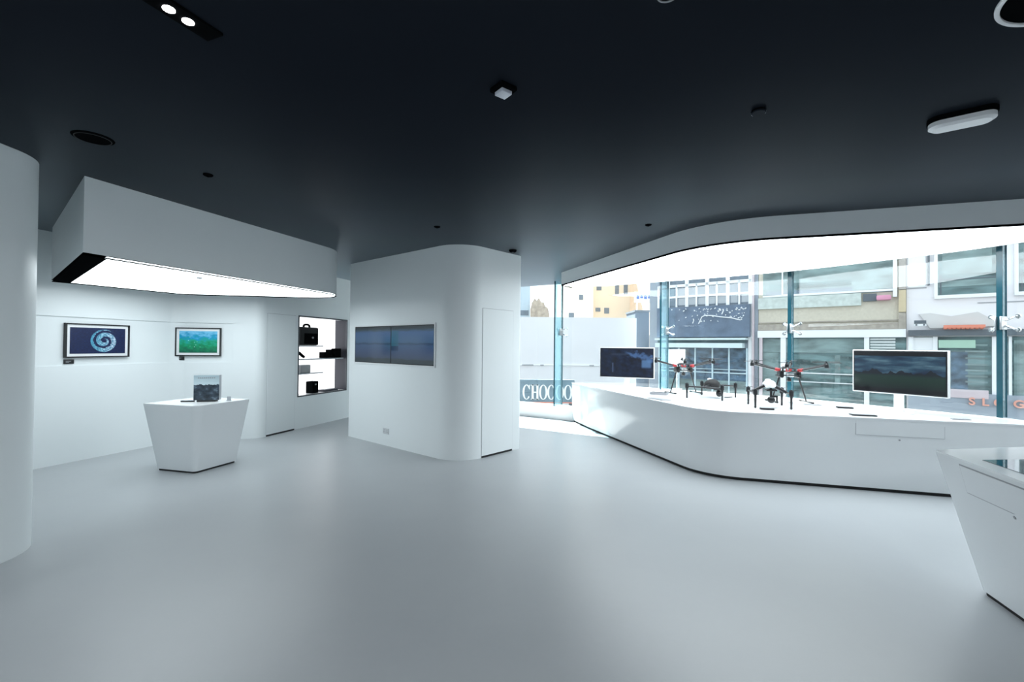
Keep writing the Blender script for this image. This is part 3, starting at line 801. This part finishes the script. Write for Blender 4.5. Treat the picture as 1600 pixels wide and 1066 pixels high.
# ------------------------------------------------------------------ small things lying on the counter
def slab_thing(name, x, y, rz, w, d, h, mat, label, cat, group=None, extra=None):
    t = empty(name, (x, y, .8005), math.radians(rz), label, cat, group)
    bm = B(); box(bm, (0, 0, h / 2), (w, d, h), bev=min(.004, h * .3)); finish('plate', bm, mat, t)
    bm = B(); box(bm, (0, 0, h + .0008), (w * .86, d * .78, .0015)); finish('printed_face', bm, extra or M_GREYP, t, 0)
    return t
slab_thing('info_plate', 3.13, 5.585, -16, .15, .07, .022, M_BLACK, 'black info plate in front of the white quadcopter', 'sign', 'info plates on the counter')
slab_thing('info_plate', 4.24, 5.80, -20, .17, .08, .018, M_BLACK, 'dark info plate between the tall red hexacopter and the green valley monitor', 'sign', 'info plates on the counter')
slab_thing('tablet', 3.98, 5.16, -17, .24, .10, .014, M_BLACK, 'flat dark tablet at the counter edge above the drawer', 'tablet')
slab_thing('info_plate', 4.86, 4.93, -20, .16, .05, .009, M_GREYP, 'grey info plate on the far side of the green valley monitor foot', 'sign', 'info plates on the counter')
slab_thing('info_plate', 3.30, 6.93, 40, .16, .06, .010, M_BLACK, 'black info plate under the black bodied quadcopter', 'sign', 'info plates on the counter')
slab_thing('display_tablet', 2.36, 7.28, -30, .26, .15, .034, M_GREYP, 'thick silver tablet beside the foot of the hexacopter near the dark film monitor', 'tablet', None, M_DARK)
slab_thing('brochure', 2.14, 6.62, -68, .34, .16, .006, M_GREYP, 'grey open brochure lying at the curved counter edge below the dark film monitor', 'brochure')
slab_thing('info_plate', 4.03, 6.10, -20, .20, .10, .004, M_SILVER, 'pale grey leaflet beside the foot of the hexacopter behind the white quadcopter', 'leaflet')
t = empty('white_notice', (2.97, 8.2, .8005), math.radians(-36), 'white upright notice board behind the hexacopter near the dark film monitor', 'notice board')
bm = B(); box(bm, (0, 0, .585), (.29, .012, .27), bev=.003); finish('board', bm, M_WHITEP, t)
bm = B(); tube(bm, (0, .012, .01), (0, .012, .46), .008); finish('stand_rod', bm, M_WHITEP, t)
bm = B(); box(bm, (0, .012, .006), (.16, .12, .012), bev=.003); finish('stand_foot', bm, M_WHITEP, t)

# ------------------------------------------------------------------ things on the ceiling
t = empty('twin_downlight', (-1.395, 1.865, HC), math.radians(68), 'black twin downlight with two lit lamps near the picture top', 'ceiling lamp')
bm = B(); ext(bm, (-.16, -.05, -.012), (.16, .05, -.001)); finish('housing', bm, M_MATTE, t, 0)
for sx in (-.033, .043):
    bm = B(); lathe(bm, [(0, -.016), (.022, -.016), (.022, -.0122), (0, -.0122)], (sx, 0, 0), 24); finish('lamp', bm, M_LAMP, t, label='lit white lamp')
t = empty('ceiling_speaker', (-2.82, 3.035, HC), 0, 'round black ceiling speaker above the pointed light box', 'speaker')
bm = B(); lathe(bm, [(0, -.008), (.095, -.008), (.11, -.004), (.112, 0.0), (0, 0.0)], seg=40); finish('grille', bm, M_MATTE, t)
bm = B(); lathe(bm, [(.092, -.0105), (.097, -.0105), (.097, -.0085), (.092, -.0085), (.092, -.0105)], seg=40); finish('grille_ring', bm, M_GAP, t)
spr = [((-2.48, 3.68), 'small black sprinkler cover between the speaker and the pointed light box'), ((-.875, 5.226), 'small black sprinkler cover in front of the rounded core'),
       ((1.508, 5.06), 'small black sprinkler cover beside the long curved light box')]
first = None
for (x, y), lab in spr:
    if first is None:
        first = empty('ceiling_sprinkler', (x, y, HC), 0, lab, 'sprinkler', 'sprinklers in the ceiling')
        bm = B(); lathe(bm, [(0, -.012), (.03, -.012), (.036, -.006), (.036, 0.0), (0, 0.0)], seg=24); finish('cover_plate', bm, M_MATTE, first)
        bm = B(); lathe(bm, [(0, -.020), (.010, -.020), (.012, -.016), (.008, -.0125), (0, -.0125)], seg=14); finish('sprinkler_head', bm, M_MATTE, first)
    else:
        c = copy_tree(first); c.location = (x, y, HC); c['label'] = lab
t = empty('smoke_detector', (.0, 6.47, HC), 0, 'black round detector close to the top edge of the rounded core', 'detector')
bm = B(); lathe(bm, [(0, -.03), (.04, -.03), (.052, -.02), (.055, 0.0), (0, 0.0)], seg=28); finish('detector_body', bm, M_MATTE, t)
bm = B(); lathe(bm, [(0, -.034), (.014, -.034), (.016, -.031), (0, -.031)], seg=16); finish('sensor_cap', bm, M_DARK, t)
t = empty('ceiling_cover', (1.405, 2.60, HC), 0, 'round ceiling coloured cover between the square emergency lamp and the oblong lamp', 'ceiling cover')
bm = B(); lathe(bm, [(0, -.020), (.036, -.020), (.040, -.017), (.040, -.0105), (0, -.0105)], seg=28); finish('cover_disc', bm, M_CEIL, t)
bm = B(); lathe(bm, [(0, -.0105), (.033, -.0105), (.033, 0.0), (0, 0.0)], seg=28); finish('cover_rim', bm, M_MATTE, t)
t = empty('emergency_ceiling_lamp', (-.058, 2.395, HC), math.radians(38), 'small square emergency lamp with a white lens and black base in mid ceiling', 'ceiling lamp')
bm = B(); box(bm, (0, 0, -.012), (.105, .105, .023), bev=.006); finish('base', bm, M_MATTE, t)
bm = B(); box(bm, (0, 0, -.032), (.066, .066, .020), bev=.004); finish('lens', bm, paint('milky lens', (.62, .64, .70), .3, var=.04), t, label='white lens')
t = empty('oblong_ceiling_lamp', (2.60, 2.63, HC), math.radians(-38), 'white oblong bulkhead lamp with a black base on the ceiling near the curved light box', 'ceiling lamp')
sh = lambda L, w, r: fillet([(-L / 2, -w / 2, r), (L / 2, -w / 2, r), (L / 2, w / 2, r), (-L / 2, w / 2, r)], 10)
bm = B(); prism(bm, sh(.30, .15, .06), -.028, 0.0); finish('base', bm, M_MATTE, t)  # black base, its colour also standing in for the shadow above the lamp
bm = B(); prism(bm, sh(.25, .10, .045), -.066, -.052, sh(.29, .13, .06)); prism(bm, sh(.29, .13, .06), -.052, -.028); finish('diffuser', bm, M_WHITEP, t, 20)
t = empty('ring_downlight', (.59, 1.745, HC), 0, 'round black downlight with a dull steel ring cut by the picture top', 'ceiling lamp')
bm = B(); lathe(bm, [(.036, -.006), (.042, -.006), (.042, 0.0), (.036, 0.0), (.036, -.006)], seg=36); finish('ring', bm, M_GREYP, t)
bm = B(); lathe(bm, [(0, -.002), (.036, -.002), (.036, 0.0), (0, 0.0)], seg=36); finish('dark_lamp', bm, M_MATTE, t)
t = empty('ceiling_speaker', (2.10, 1.675, HC), 0, 'large round black ceiling speaker with a white ring at the picture corner', 'speaker')
bm = B(); lathe(bm, [(.206, -.010), (.209, -.012), (.219, -.012), (.222, -.008), (.222, 0.0), (.206, 0.0), (.206, -.010)], seg=64); finish('white_ring', bm, M_WHITEP, t, label='white ring')
bm = B(); lathe(bm, [(0, -.006), (.205, -.004), (.205, 0.0), (0, 0.0)], seg=64); finish('grille', bm, M_MATTE, t)
# ------------------------------------------------------------------ the street outside
FR = math.atan2(-1, 1.17)
M_WHITEF = paint('white render', (.76, .74, .76), .8, var=.05, scale=1.2)
M_BEIGE = paint('beige panel', (.58, .54, .45), .8, var=.16, scale=14)
M_STONE = paint('rough stone strip', (.36, .325, .28), .9, var=.5, scale=9)
M_GREYF = paint('grey blue facade', (.30, .345, .40), .7, var=.08, scale=1.5)
M_SIGN = paint('slate sign board', (.12, .165, .235), .7, var=.55, scale=3.2)
M_TEAL = paint('teal shop glass', (.10, .165, .17), .25, var=.55, scale=1.1, spec=.35, stretch=(1, 1, 4.5))  # stretched mottling puts window reflections into the colour
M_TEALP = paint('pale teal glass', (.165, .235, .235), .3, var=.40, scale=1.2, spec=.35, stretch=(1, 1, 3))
M_BLUEG = paint('dark blue shop glass', (.06, .105, .155), .25, var=.65, scale=2.6, spec=.3, stretch=(1, 1, 1.6))  # reflections painted in as stretched mottling here too
M_WIN = paint('blue grey window glass', (.15, .19, .235), .25, var=.35, scale=3, spec=.35)
M_FRAME = paint('white window frame', (.80, .82, .84), .5, var=.03)
M_STEELB = paint('blue grey beam', (.10, .12, .14), .6, var=.1)
M_PINK = paint('dusty pink pipe', (.58, .50, .53), .6, var=.05)
M_ORANGE = paint('red orange plastic', (.70, .23, .15), .5, var=.1)
M_HOARD = paint('pale hoarding', (.68, .68, .70), .7, var=.06, scale=.8)
M_ASPH = paint('asphalt', (.055, .057, .06), .9, var=.2, scale=3)
M_PAVE = paint('pale pavement', (.45, .46, .47), .9, var=.1, scale=2)

bm = B(); ext(bm, (-60, -20, -4.7), (80, 120, -4.5)); g = struct('ground', bm, M_ASPH)
def house(name, label):
    return empty(name, (11.07, 15.0, -4.5), FR, label, 'building')
def seg(name, o, mat, *boxes, label=None):
    bm = B()
    for (u0, u1, y0, y1, z0, z1) in boxes: ext(bm, (u0, y0, z0 + 4.5), (u1, y1, z1 + 4.5))
    return finish(name, bm, mat, o, 0, label)

# grey glass building
a = house('grey_building', 'grey glazed shop building across the street behind the dark film monitor')
seg('facade_wall', a, M_GREYF, (-6.84, -2.66, .0, 6.0, -4.5, 9.0))
w = seg('window_row', a, M_WIN, (-6.42, -2.90, -.03, .0, 3.24, 4.10))
seg('window_frame', w, M_FRAME, *[(u - hw, u + hw, -.09, -.03, 3.2, 4.12) for u, hw in ((-6.42, .04), (-6.01, .06), (-5.66, .03), (-5.24, .06), (-4.86, .03), (-4.45, .06), (-4.09, .03), (-3.69, .06), (-3.29, .03), (-2.89, .07))],
    (-6.42, -2.89, -.09, -.03, 4.02, 4.13), (-6.42, -2.89, -.07, -.03, 3.58, 3.66))
seg('blind_row', w, paint('grey blind', (.40, .43, .46), .6, var=.05), *[(a0, a1, -.04, -.03, 3.28, 3.56) for a0, a1 in ((-5.6, -5.3), (-5.2, -4.9), (-4.8, -4.5), (-4.4, -4.15), (-4.05, -3.75), (-3.6, -3.35), (-3.22, -2.98))])
w = seg('upper_window_row', a, M_WIN, (-6.42, -2.90, -.03, .0, 4.16, 5.2))
seg('window_frame', w, M_FRAME, *[(u - .07, u + .07, -.10, -.03, 4.12, 5.2) for u in (-6.01, -5.24, -4.45, -3.69, -2.89)], (-6.42, -2.89, -.09, -.03, 5.1, 5.25))
s = seg('sign_board', a, M_SIGN, (-6.42, -2.90, -.22, .0, 1.98, 3.18), label='slate sign board with white script')
def stroke(bm, pts, r=.022):
    path_tube(bm, [(u, -.235, z + 4.5) for u, z in pts], r, 6)
bm = B()
stroke(bm, [(-4.72, 2.50), (-4.66, 2.62), (-4.60, 2.76), (-4.48, 2.82), (-4.2, 2.80), (-3.9, 2.74), (-3.55, 2.70), (-3.2, 2.60)], .02)
stroke(bm, [(-4.95, 2.52), (-4.90, 2.64), (-4.93, 2.70)], .018); stroke(bm, [(-3.86, 2.84), (-3.80, 2.98), (-3.82, 3.04)], .022)
for k in range(64):
    u = random.choice((random.gauss(-4.35, .35), random.gauss(-4.9, .5), random.gauss(-3.3, .2))); z = random.choice((random.gauss(3.03, .06), random.gauss(2.72, .12)))
    u = min(-2.98, max(-6.3, u)); z = min(3.13, max(2.45, z)); da = random.uniform(-1.2, 1.2); L = random.uniform(.02, .07)
    stroke(bm, [(u, z), (u + L * math.cos(da), z + L * math.sin(da))], random.uniform(.010, .024))
finish('script_lettering', bm, M_FRAME, s, label='white script strokes')
seg('canopy', a, paint('pale canopy', (.62, .74, .76), .4, var=.05), (-6.42, -2.98, -.45, .0, 1.86, 1.93), (-6.42, -3.1, -.40, .0, 1.56, 1.74))
seg('canopy_teal_board', a, paint('dark teal board', (.10, .16, .18), .6, var=.2), (-6.42, -3.05, -.12, -.01, 1.74, 1.86))  # dark teal board between the two canopy strips
w = seg('shop_window', a, M_BLUEG, (-6.42, -3.0, -.03, .0, -1.6, 1.55))
seg('window_frame', w, paint('pale blue frame', (.52, .66, .72), .5, var=.05), *[(u - .028, u + .028, -.08, -.03, -1.6, 1.55) for u in (-6.38, -6.0, -5.55, -4.90, -4.245, -3.64, -3.02)], (-6.4, -3.0, -.07, -.03, .58, .62), (-6.4, -3.0, -.07, -.03, .72, .745))
seg('low_panel', a, M_TEALP, (-6.35, -3.05, -.05, -.03, -.4, .30))
seg('drain_pipe', a, M_PINK, (-2.84, -2.78, -.12, .0, -3, 6)); seg('corner_pilaster', a, M_FRAME, (-2.98, -2.86, -.05, .0, -3, 6))
# beige building
b = house('beige_building', 'beige panelled building with teal windows across the street behind the red hexacopter')
seg('facade_wall', b, M_BEIGE, (-2.65, 1.45, .02, 6.0, -4.5, 9.0))
w = seg('balcony_window', b, M_TEALP, (-2.5, 1.22, -.02, .02, 3.38, 5.4))
seg('window_frame', w, M_FRAME, (1.14, 1.24, -.10, -.02, 3.2, 5.4), (-2.5, 1.14, -.06, -.02, 3.40, 3.47), (-2.5, 1.14, -.05, -.02, 5.2, 5.3), (-1.9, -1.86, -.06, -.02, 3.4, 5.3))
seg('dark_band', w, M_TEAL, (-2.3, .10, -.035, -.02, 3.66, 3.86)); seg('blue_band', w, M_WIN, (-2.4, .12, -.033, -.02, 3.47, 3.60))
seg('parapet_glass', b, paint('speckled parapet', (.52, .58, .55), .5, var=.35, scale=8), (-2.65, .35, -.08, .02, 2.98, 3.38), label='speckled pale parapet')
seg('dark_vent', b, M_STEELB, (.40, .74, -.05, .02, 3.1, 3.34))
bm = B(); box(bm, (.92, -.16, 7.68), (.36, .25, .16), bev=.05); finish('pink_cover', bm, paint('pink cloth', (.66, .30, .42), .8, var=.15), b, label='pink cloth bundle on the ledge')
seg('stone_strip', b, M_STONE, (-2.65, 1.45, -.05, .02, 2.20, 2.42)); seg('stone_line', b, M_STONE, (-2.65, 1.28, -.04, .02, 2.46, 2.50))
seg('side_pillar', b, paint('ochre pilaster', (.58, .49, .33), .85, var=.2, scale=4), (1.28, 1.45, -.10, .02, 2.72, 3.4)); seg('brick_pillar', b, M_STONE, (1.28, 1.45, -.09, .02, 2.20, 2.70)); seg('pillar_top', b, paint('grey brown stone', (.42, .39, .36), .9, var=.2), (1.28, 1.45, -.08, .02, 3.42, 5.4))
seg('white_beam', b, M_FRAME, (-2.65, 1.45, -.14, .02, 1.94, 2.19))
w = seg('shop_window', b, M_TEAL, (-2.65, 1.45, -.02, .02, -1.8, 1.94))
seg('transom_glass', w, M_TEALP, (-2.6, .45, -.035, -.02, 1.42, 1.90))
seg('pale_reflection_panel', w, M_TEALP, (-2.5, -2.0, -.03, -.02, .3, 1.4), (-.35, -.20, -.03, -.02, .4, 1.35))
seg('shop_post', b, M_FRAME, (-1.92, -1.76, -.12, .02, -1.8, 1.94)); seg('shop_post', b, M_FRAME, (.43, .56, -.12, .02, -1.8, 1.94)); seg('shop_post', b, M_PINK, (-2.6, -2.5, -.12, .02, -1.8, 1.94))
seg('louvre_panel', b, paint('pale louvre', (.58, .63, .63), .6, var=.04), *[(.58, 1.2, -.06, .0, z, z + .06) for z in (1.58, 1.67, 1.76, 1.85)])
seg('window_rail', b, M_FRAME, (-1.74, .42, -.06, -.02, .70, .735), (-1.74, .42, -.05, -.02, .40, .43))
# white building
c = house('white_building', 'white rendered building across the street behind the green valley monitor')
seg('facade_wall', c, M_WHITEF, (1.46, 9.0, .0, 6.0, -4.5, 9.0))
for u0, u1 in ((2.165, 3.39), (3.79, 5.3)):
    w = seg('window', c, M_TEAL, (u0, u1, -.02, .0, 3.18, 4.75))
    seg('window_frame', w, M_FRAME, (u0 - .08, u0, -.07, .0, 3.12, 4.8), (u1, u1 + .08, -.07, .0, 3.12, 4.8), (u0 - .08, u1 + .08, -.09, .0, 3.08, 3.18))
    seg('window_bar', w, M_STEELB, (u0, u1, -.035, -.02, 3.62, 3.65), (u0 + .05, u0 + .08, -.035, -.02, 3.18, 3.8)); seg('grey_blind', w, M_TEALP, (u0 + .02, u1 - .02, -.03, -.02, 3.42, 3.60), (u0 + .1, u1 - .1, -.03, -.02, 3.78, 4.5))
seg('wall_panel', c, M_FRAME, (1.50, 1.90, -.03, .0, 3.47, 5.2)); seg('drain_pipe', c, M_STEELB, (1.94, 1.99, -.08, .0, 3.5, 6))
seg('wall_joint', c, M_GREYP, (1.46, 1.92, -.012, .0, 3.42, 3.45), (3.0, 9, -.012, .0, 2.90, 2.93))
seg('dark_beam', c, M_STEELB, (1.5, 9, -.20, .0, 1.98, 2.15))
bm = B(); prism(bm, [(1.75, 2.64), (2.0, 2.66), (2.45, 2.55), (3.0, 2.66), (3.3, 2.42), (3.45, 2.24), (2.0, 2.2)], -.10, .0, M=Matrix(((1, 0, 0, 0), (0, 0, 1, 0), (0, 1, 0, 4.5), (0, 0, 0, 1))))
finish('tied_sheet', bm, paint('pale tied sheet', (.60, .59, .58), .9, var=.12, scale=3), c, label='pale sheet tied to the facade')
w = seg('shop_window', c, M_TEAL, (1.5, 9, -.02, .0, -.05, 1.95))
seg('window_frame', w, M_FRAME, (1.50, 1.62, -.08, .0, .0, 1.95), (2.06, 2.16, -.08, .0, .0, 1.95), (3.28, 3.4, -.08, .0, .0, 1.95), (3.6, 3.66, -.08, .0, .0, 1.95))
seg('grey_shutter', w, M_TEALP, (3.7, 5.2, -.05, .0, .2, 1.85)); seg('white_sheet', w, M_FRAME, (1.6, 2.08, -.03, -.02, 1.55, 1.93))
seg('stock_row', w, M_TEALP, *[(2.75, 3.2, -.028, -.02, z, z + .05) for z in (.62, .78, .95, 1.12, 1.3, 1.5, 1.68)])
seg('dark_stock', w, M_BLUEG, (2.45, 2.8, -.026, -.02, .3, 1.5), (2.2, 2.42, -.026, -.02, .2, .9))
seg('green_fascia', c, paint('pale green fascia', (.36, .55, .44), .6, var=.06), (2.18, 2.95, -.12, .0, 1.62, 1.85))
seg('name_band', c, M_GREYF, (1.5, 9, -.17, .0, -.75, .32)); seg('pale_ledge', c, M_PINK, (1.5, 3.2, -.19, .0, .18, .42))
t = empty('air_conditioner', (11.07, 15.0, -4.5), FR, 'grey air conditioner box on the white facade above the monitor', 'air conditioner')
bm = B(); ext(bm, (1.63, -.44, 6.76), (1.90, -.205, 6.92)); finish('cabinet', bm, M_FRAME, t, 0)
bm = B(); ext(bm, (1.63, -.45, 6.83), (1.90, -.441, 6.93)); ext(bm, (1.66, -.45, 6.775), (1.70, -.441, 6.82)); ext(bm, (1.83, -.45, 6.775), (1.87, -.441, 6.82)); finish('dark_grille', bm, M_STEELB, t, 0)
t = empty('red_awning', (11.07, 15.0, -4.5), FR, 'narrow red orange awning strip on the white facade', 'awning')
bm = B()
for k in range(9): ball(bm, (2.32 + k * .092, -.27, 6.70), (.055, .06, .05), 10, 6)
ext(bm, (2.28, -.33, 6.70), (3.13, -.201, 6.78)); finish('awning_strip', bm, M_ORANGE, t)

M_LETTER = paint('faded orange letter', (.74, .36, .28), .6, var=.06)
def text_mesh(s, size, depth, mat, parent, loc, bold=.0):
    cu = bpy.data.curves.new('lettering', 'FONT'); cu.body = s; cu.size = size; cu.extrude = depth; cu.offset = bold; cu.space_character = 1.35
    ob = bpy.data.objects.new('lettering', cu); link(ob)
    bpy.context.view_layer.update()
    me = bpy.data.meshes.new_from_object(ob.evaluated_get(bpy.context.evaluated_depsgraph_get()))
    bpy.data.objects.remove(ob)
    me.transform(Matrix.Rotation(PI / 2, 4, 'X')); me.materials.clear(); me.materials.append(mat)
    o = bpy.data.objects.new('lettering', me); link(o); o.parent = parent; o.location = loc
    return o
t = empty('orange_letter_sign', (11.07, 15.0, -4.5), FR, 'row of orange letters on the grey band below the white facade', 'sign')
for ch, u in (('S', 2.80), ('L', 3.06), ('O', 3.29), ('G', 3.66), ('A', 3.90)):
    o = text_mesh(ch, .29, .02, M_LETTER, t, (u, -.225, 4.5 + .005), .008); o.name = 'letter'

# black and white shop sign low outside the glass
t = empty('shop_sign', (-.20, 13.5, -4.5), 0, 'slate shop sign with large white serif letters low outside the glass', 'sign')
bm = B(); prism(bm, [(0, -.09), (2.17, -.09), (2.05, .57), (0, .57)], .0, .06, M=Matrix(((1, 0, 0, 0), (0, 0, -1, 0), (0, 1, 0, 4.5), (0, 0, 0, 1)))); finish('sign_board', bm, paint('weathered slate board', (.16, .23, .28), .6, var=.3, scale=4), t, 0)
bm = B(); ext(bm, (.1, -.03, .0), (.2, .03, 4.42)); ext(bm, (1.9, -.03, .0), (2.0, .03, 4.42)); finish('sign_post', bm, M_STEELB, t, 0)
bm = B(); ext(bm, (0, -.08, 4.5 - .12), (2.19, .0, 4.5 - .09)); finish('red_rail', bm, M_ORANGE, t, 0)
M_LET = paint('white sign letters', (.86, .87, .88), .5, var=.02)
def serif(ch, x0, w, h, z0, y):
    bm = B(); th = .018
    def el(k, rx, rz): return (x0 + w / 2 + rx * math.cos(k), z0 + h / 2 + rz * math.sin(k))
    def quad(a, b, c, d):
        f = [bm.verts.new((p[0], y, p[1] + 4.5)) for p in (a, b, c, d)]; r = [bm.verts.new((p[0], y - th, p[1] + 4.5)) for p in (a, b, c, d)]
        bm.faces.new(f); bm.faces.new(r[::-1])
        for i in range(4): bm.faces.new((f[i], r[i], r[(i + 1) % 4], f[(i + 1) % 4]))
    if ch in 'OC':
        n = 28; k0, k1 = (0, 2 * PI) if ch == 'O' else (.65, 2 * PI - .65)
        for i in range(n):
            a = k0 + (k1 - k0) * i / n; b = k0 + (k1 - k0) * (i + 1) / n
            quad(el(a, w / 2, h / 2), el(b, w / 2, h / 2), el(b, w * .27, h * .455), el(a, w * .27, h * .455))
        if ch == 'C': quad(*[(x0 + w * p, z0 + h * q) for p, q in ((.80, .98), (.92, .98), (.92, .66), (.80, .72))])
    else:
        for a, b in ((.10, .34), (.66, .90)):
            quad(*[(x0 + w * p, z0 + h * q) for p, q in ((a, 0), (b, 0), (b, 1), (a, 1))])
            for z in (0, .94): quad(*[(x0 + w * p, z0 + h * q) for p, q in ((a - .10, z), (b + .10, z), (b + .10, z + .06), (a - .10, z + .06))])
        quad(*[(x0 + w * p, z0 + h * q) for p, q in ((.34, .46), (.66, .46), (.66, .53), (.34, .53))])
    return finish('letter', bm, M_LET, t, 0)
for i, ch in enumerate('CHOCOO'): serif(ch, .525 + i * .243, .25 if ch != 'C' else .235, .44, -.02, -.06)

# hoarding, blocks and rocks further off to the left
t = empty('site_hoarding', (0, 20, -4.5), 0, 'long pale hoarding wall across the street, first thing seen through the glass', 'hoarding')
bm = B(); ext(bm, (-4, 0, 0), (5.47, .2, 7.34)); finish('hoarding_panel', bm, M_HOARD, t, 0)
bm = B(); ext(bm, (-4, -.04, 5.22), (5.47, 0, 5.26)); finish('hoarding_rail', bm, M_FRAME, t, 0)
bm = B()
for x, w in ((.45, .5), (1.25, .15), (2.05, .16), (3.4, .2)): ext(bm, (x, -.05, 5.20), (x + w, -.041, 5.26))
finish('dark_marks', bm, M_GREYP, t, 0)
t = empty('grey_kiosk', (5.75, 20.9, -4.5), 0, 'narrow grey blue block beside the end of the pale hoarding', 'building')
bm = B(); ext(bm, (-.10, 0, 0), (.55, 1.6, 7.68)); finish('block_wall', bm, paint('slate blue render', (.085, .115, .15), .8, var=.1), t, 0)
bm = B(); ext(bm, (-.13, -.05, 7.68), (.58, 1.65, 7.76)); finish('block_cap', bm, M_STEELB, t, 0)
def block(name, x0, x1, y, z1, mat, wins, label):
    t = empty(name, ((x0 + x1) / 2, y, -4.5), 0, label, 'building'); h = (x1 - x0) / 2
    bm = B(); ext(bm, (-h, 0, 0), (h, 8, z1 + 4.5)); finish('facade_wall', bm, mat, t, 0)
    for wx, wz, ww, wh in wins:
        bm = B(); ext(bm, (wx - (x0 + x1) / 2, -.05, wz + 4.5), (wx - (x0 + x1) / 2 + ww, .0, wz + wh + 4.5)); finish('window', bm, M_WIN, t, 0)
    return t
M_CREAM = paint('cream render', (.80, .76, .67), .85, var=.08, scale=.5)
M_SAND = paint('sandy render', (.76, .67, .54), .85, var=.1, scale=.5)
M_TERRA = paint('orange render', (.82, .64, .48), .85, var=.06, scale=.5)
block('cream_building', 5.2, 8.0, 45, 11, M_CREAM, [(5.6, 4.4, .5, .5), (6.6, 6.2, .4, .5)], 'cream apartment block far behind the hoarding')
block('sandy_building', 8.1, 12.6, 47, 12, M_SAND, [(8.7, 7.4, .5, .5), (9.5, 5.0, .5, .6), (10.6, 7.0, .4, 1.2), (11.5, 7.0, .4, 1.2), (8.6, 5.2, .5, .4)], 'sandy apartment block far behind the hoarding beside the orange one')
block('orange_building', 11.9, 14.2, 38, 12, M_TERRA, [(12.7, 6.8, .35, .6)], 'orange block far behind the hoarding at its end')
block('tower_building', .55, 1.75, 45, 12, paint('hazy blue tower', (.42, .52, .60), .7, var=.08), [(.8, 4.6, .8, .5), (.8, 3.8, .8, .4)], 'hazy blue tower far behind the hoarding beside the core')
t = empty('rock_slope', (2.6, 43, -4.5), 0, 'brown rock face showing over the hoarding', 'rocks')
bm = B()
tops = [(-.85, 9.6), (-.7, 10.35), (-.45, 10.62), (-.25, 10.5), (-.05, 10.66), (.2, 10.3), (.42, 10.36), (.6, 9.9), (.8, 9.7), (.95, 9.2)]
prev = None
for k in range(5):                                   # stepped ledges of the rock, each a little further back and higher
    prism(bm, [(-.95, 0)] + [(x, min(z, 7.4 + k * .82) + random.uniform(-.09, .09)) for x, z in tops] + [(1.05, 0)], -k * .22 - .24, -k * .22, M=Matrix(((1, 0, 0, 0), (0, 0, -1, 0), (0, 1, 0, 0), (0, 0, 0, 1))))
finish('rock_face', bm, paint('brown rock', (.40, .35, .29), .95, var=.7, scale=2.6, bump=.5, bscale=3), t, 0)
t = empty('blue_sign', (11.0, 37.0, -4.5), 0, 'white sign board with blue writing strips over the hoarding', 'sign')
bm = B(); ext(bm, (-1.05, 0, 9.7), (1.05, .1, 10.55)); ext(bm, (-.9, .02, 0), (-.8, .08, 9.7)); ext(bm, (.8, .02, 0), (.9, .08, 9.7)); finish('sign_panel', bm, M_FRAME, t, 0)
bm = B()
for k in range(6): ext(bm, (-.9 + k * .31, -.02, 9.98 + .05 * (k % 2)), (-.68 + k * .31, -.001, 10.33))
finish('blue_writing', bm, paint('blue sign paint', (.12, .20, .48), .6, var=.1), t, 0)

# ------------------------------------------------------------------ light
w = bpy.data.worlds.new('sky'); scene.world = w; w.use_nodes = True
nt = w.node_tree; nt.nodes.clear()
ou = nt.nodes.new('ShaderNodeOutputWorld'); bg = nt.nodes.new('ShaderNodeBackground')
tc = nt.nodes.new('ShaderNodeTexCoord'); sx = nt.nodes.new('ShaderNodeSeparateXYZ'); rp_ = nt.nodes.new('ShaderNodeValToRGB')
nt.links.new(tc.outputs['Generated'], sx.inputs[0]); nt.links.new(sx.outputs[2], rp_.inputs[0])
rp_.color_ramp.elements[0].position = 0.0; rp_.color_ramp.elements[0].color = (.95, .98, 1.0, 1)
rp_.color_ramp.elements[1].position = .8; rp_.color_ramp.elements[1].color = (.80, .90, 1.0, 1)
nt.links.new(rp_.outputs[0], bg.inputs[0]); bg.inputs[1].default_value = 1.6
nt.links.new(bg.outputs[0], ou.inputs[0])
def sun(direction, strength, size):
    L = bpy.data.lights.new('sun', 'SUN'); L.energy = strength; L.angle = math.radians(size); L.color = (1.0, .97, .92)
    o = bpy.data.objects.new('sun', L); link(o)
    o.rotation_euler = Vector(direction).to_track_quat('-Z', 'Y').to_euler()
    return o
sun((.30, -.80, -1.0), 32.0, .6)
def downlight(x, y, watts):
    """added fill lamps under the unseen rear ceiling, behind the photographer"""
    L = bpy.data.lights.new('added fill', 'AREA'); L.shape = 'DISK'; L.size = .35; L.energy = watts; L.color = (.90, .96, 1.0)
    o = bpy.data.objects.new('added fill', L); link(o); o.location = (x, y, HC - .03)
for x, y in ((-4.2, -1.6), (-2.0, -1.6), (.4, -2.2)): downlight(x, y, 74)  # fill light added out of view to lift the fronts facing the camera

# ------------------------------------------------------------------ camera
cam = bpy.data.cameras.new('camera'); co_ = bpy.data.objects.new('camera', cam); link(co_)
cam.lens = 16.0; cam.sensor_width = 36.0; cam.sensor_fit = 'HORIZONTAL'; cam.clip_end = 300
Pt, Rl = math.radians(.645), math.radians(.54)
co_.matrix_world = Matrix.Translation((0, 0, 1.55)) @ Matrix.Rotation(PI / 2 + Pt, 4, 'X') @ Matrix.Rotation(Rl, 4, 'Z')
scene.camera = co_
vs = scene.view_settings
scene.display_settings.display_device = 'sRGB'
vs.view_transform = 'Standard'; vs.look = 'None'; vs.gamma = 1.0; vs.exposure = 0.45; vs.use_curve_mapping = False
scene.cycles.use_denoising = True
scene.cycles.max_bounces = 10; scene.cycles.diffuse_bounces = 6; scene.cycles.glossy_bounces = 5; scene.cycles.transparent_max_bounces = 24
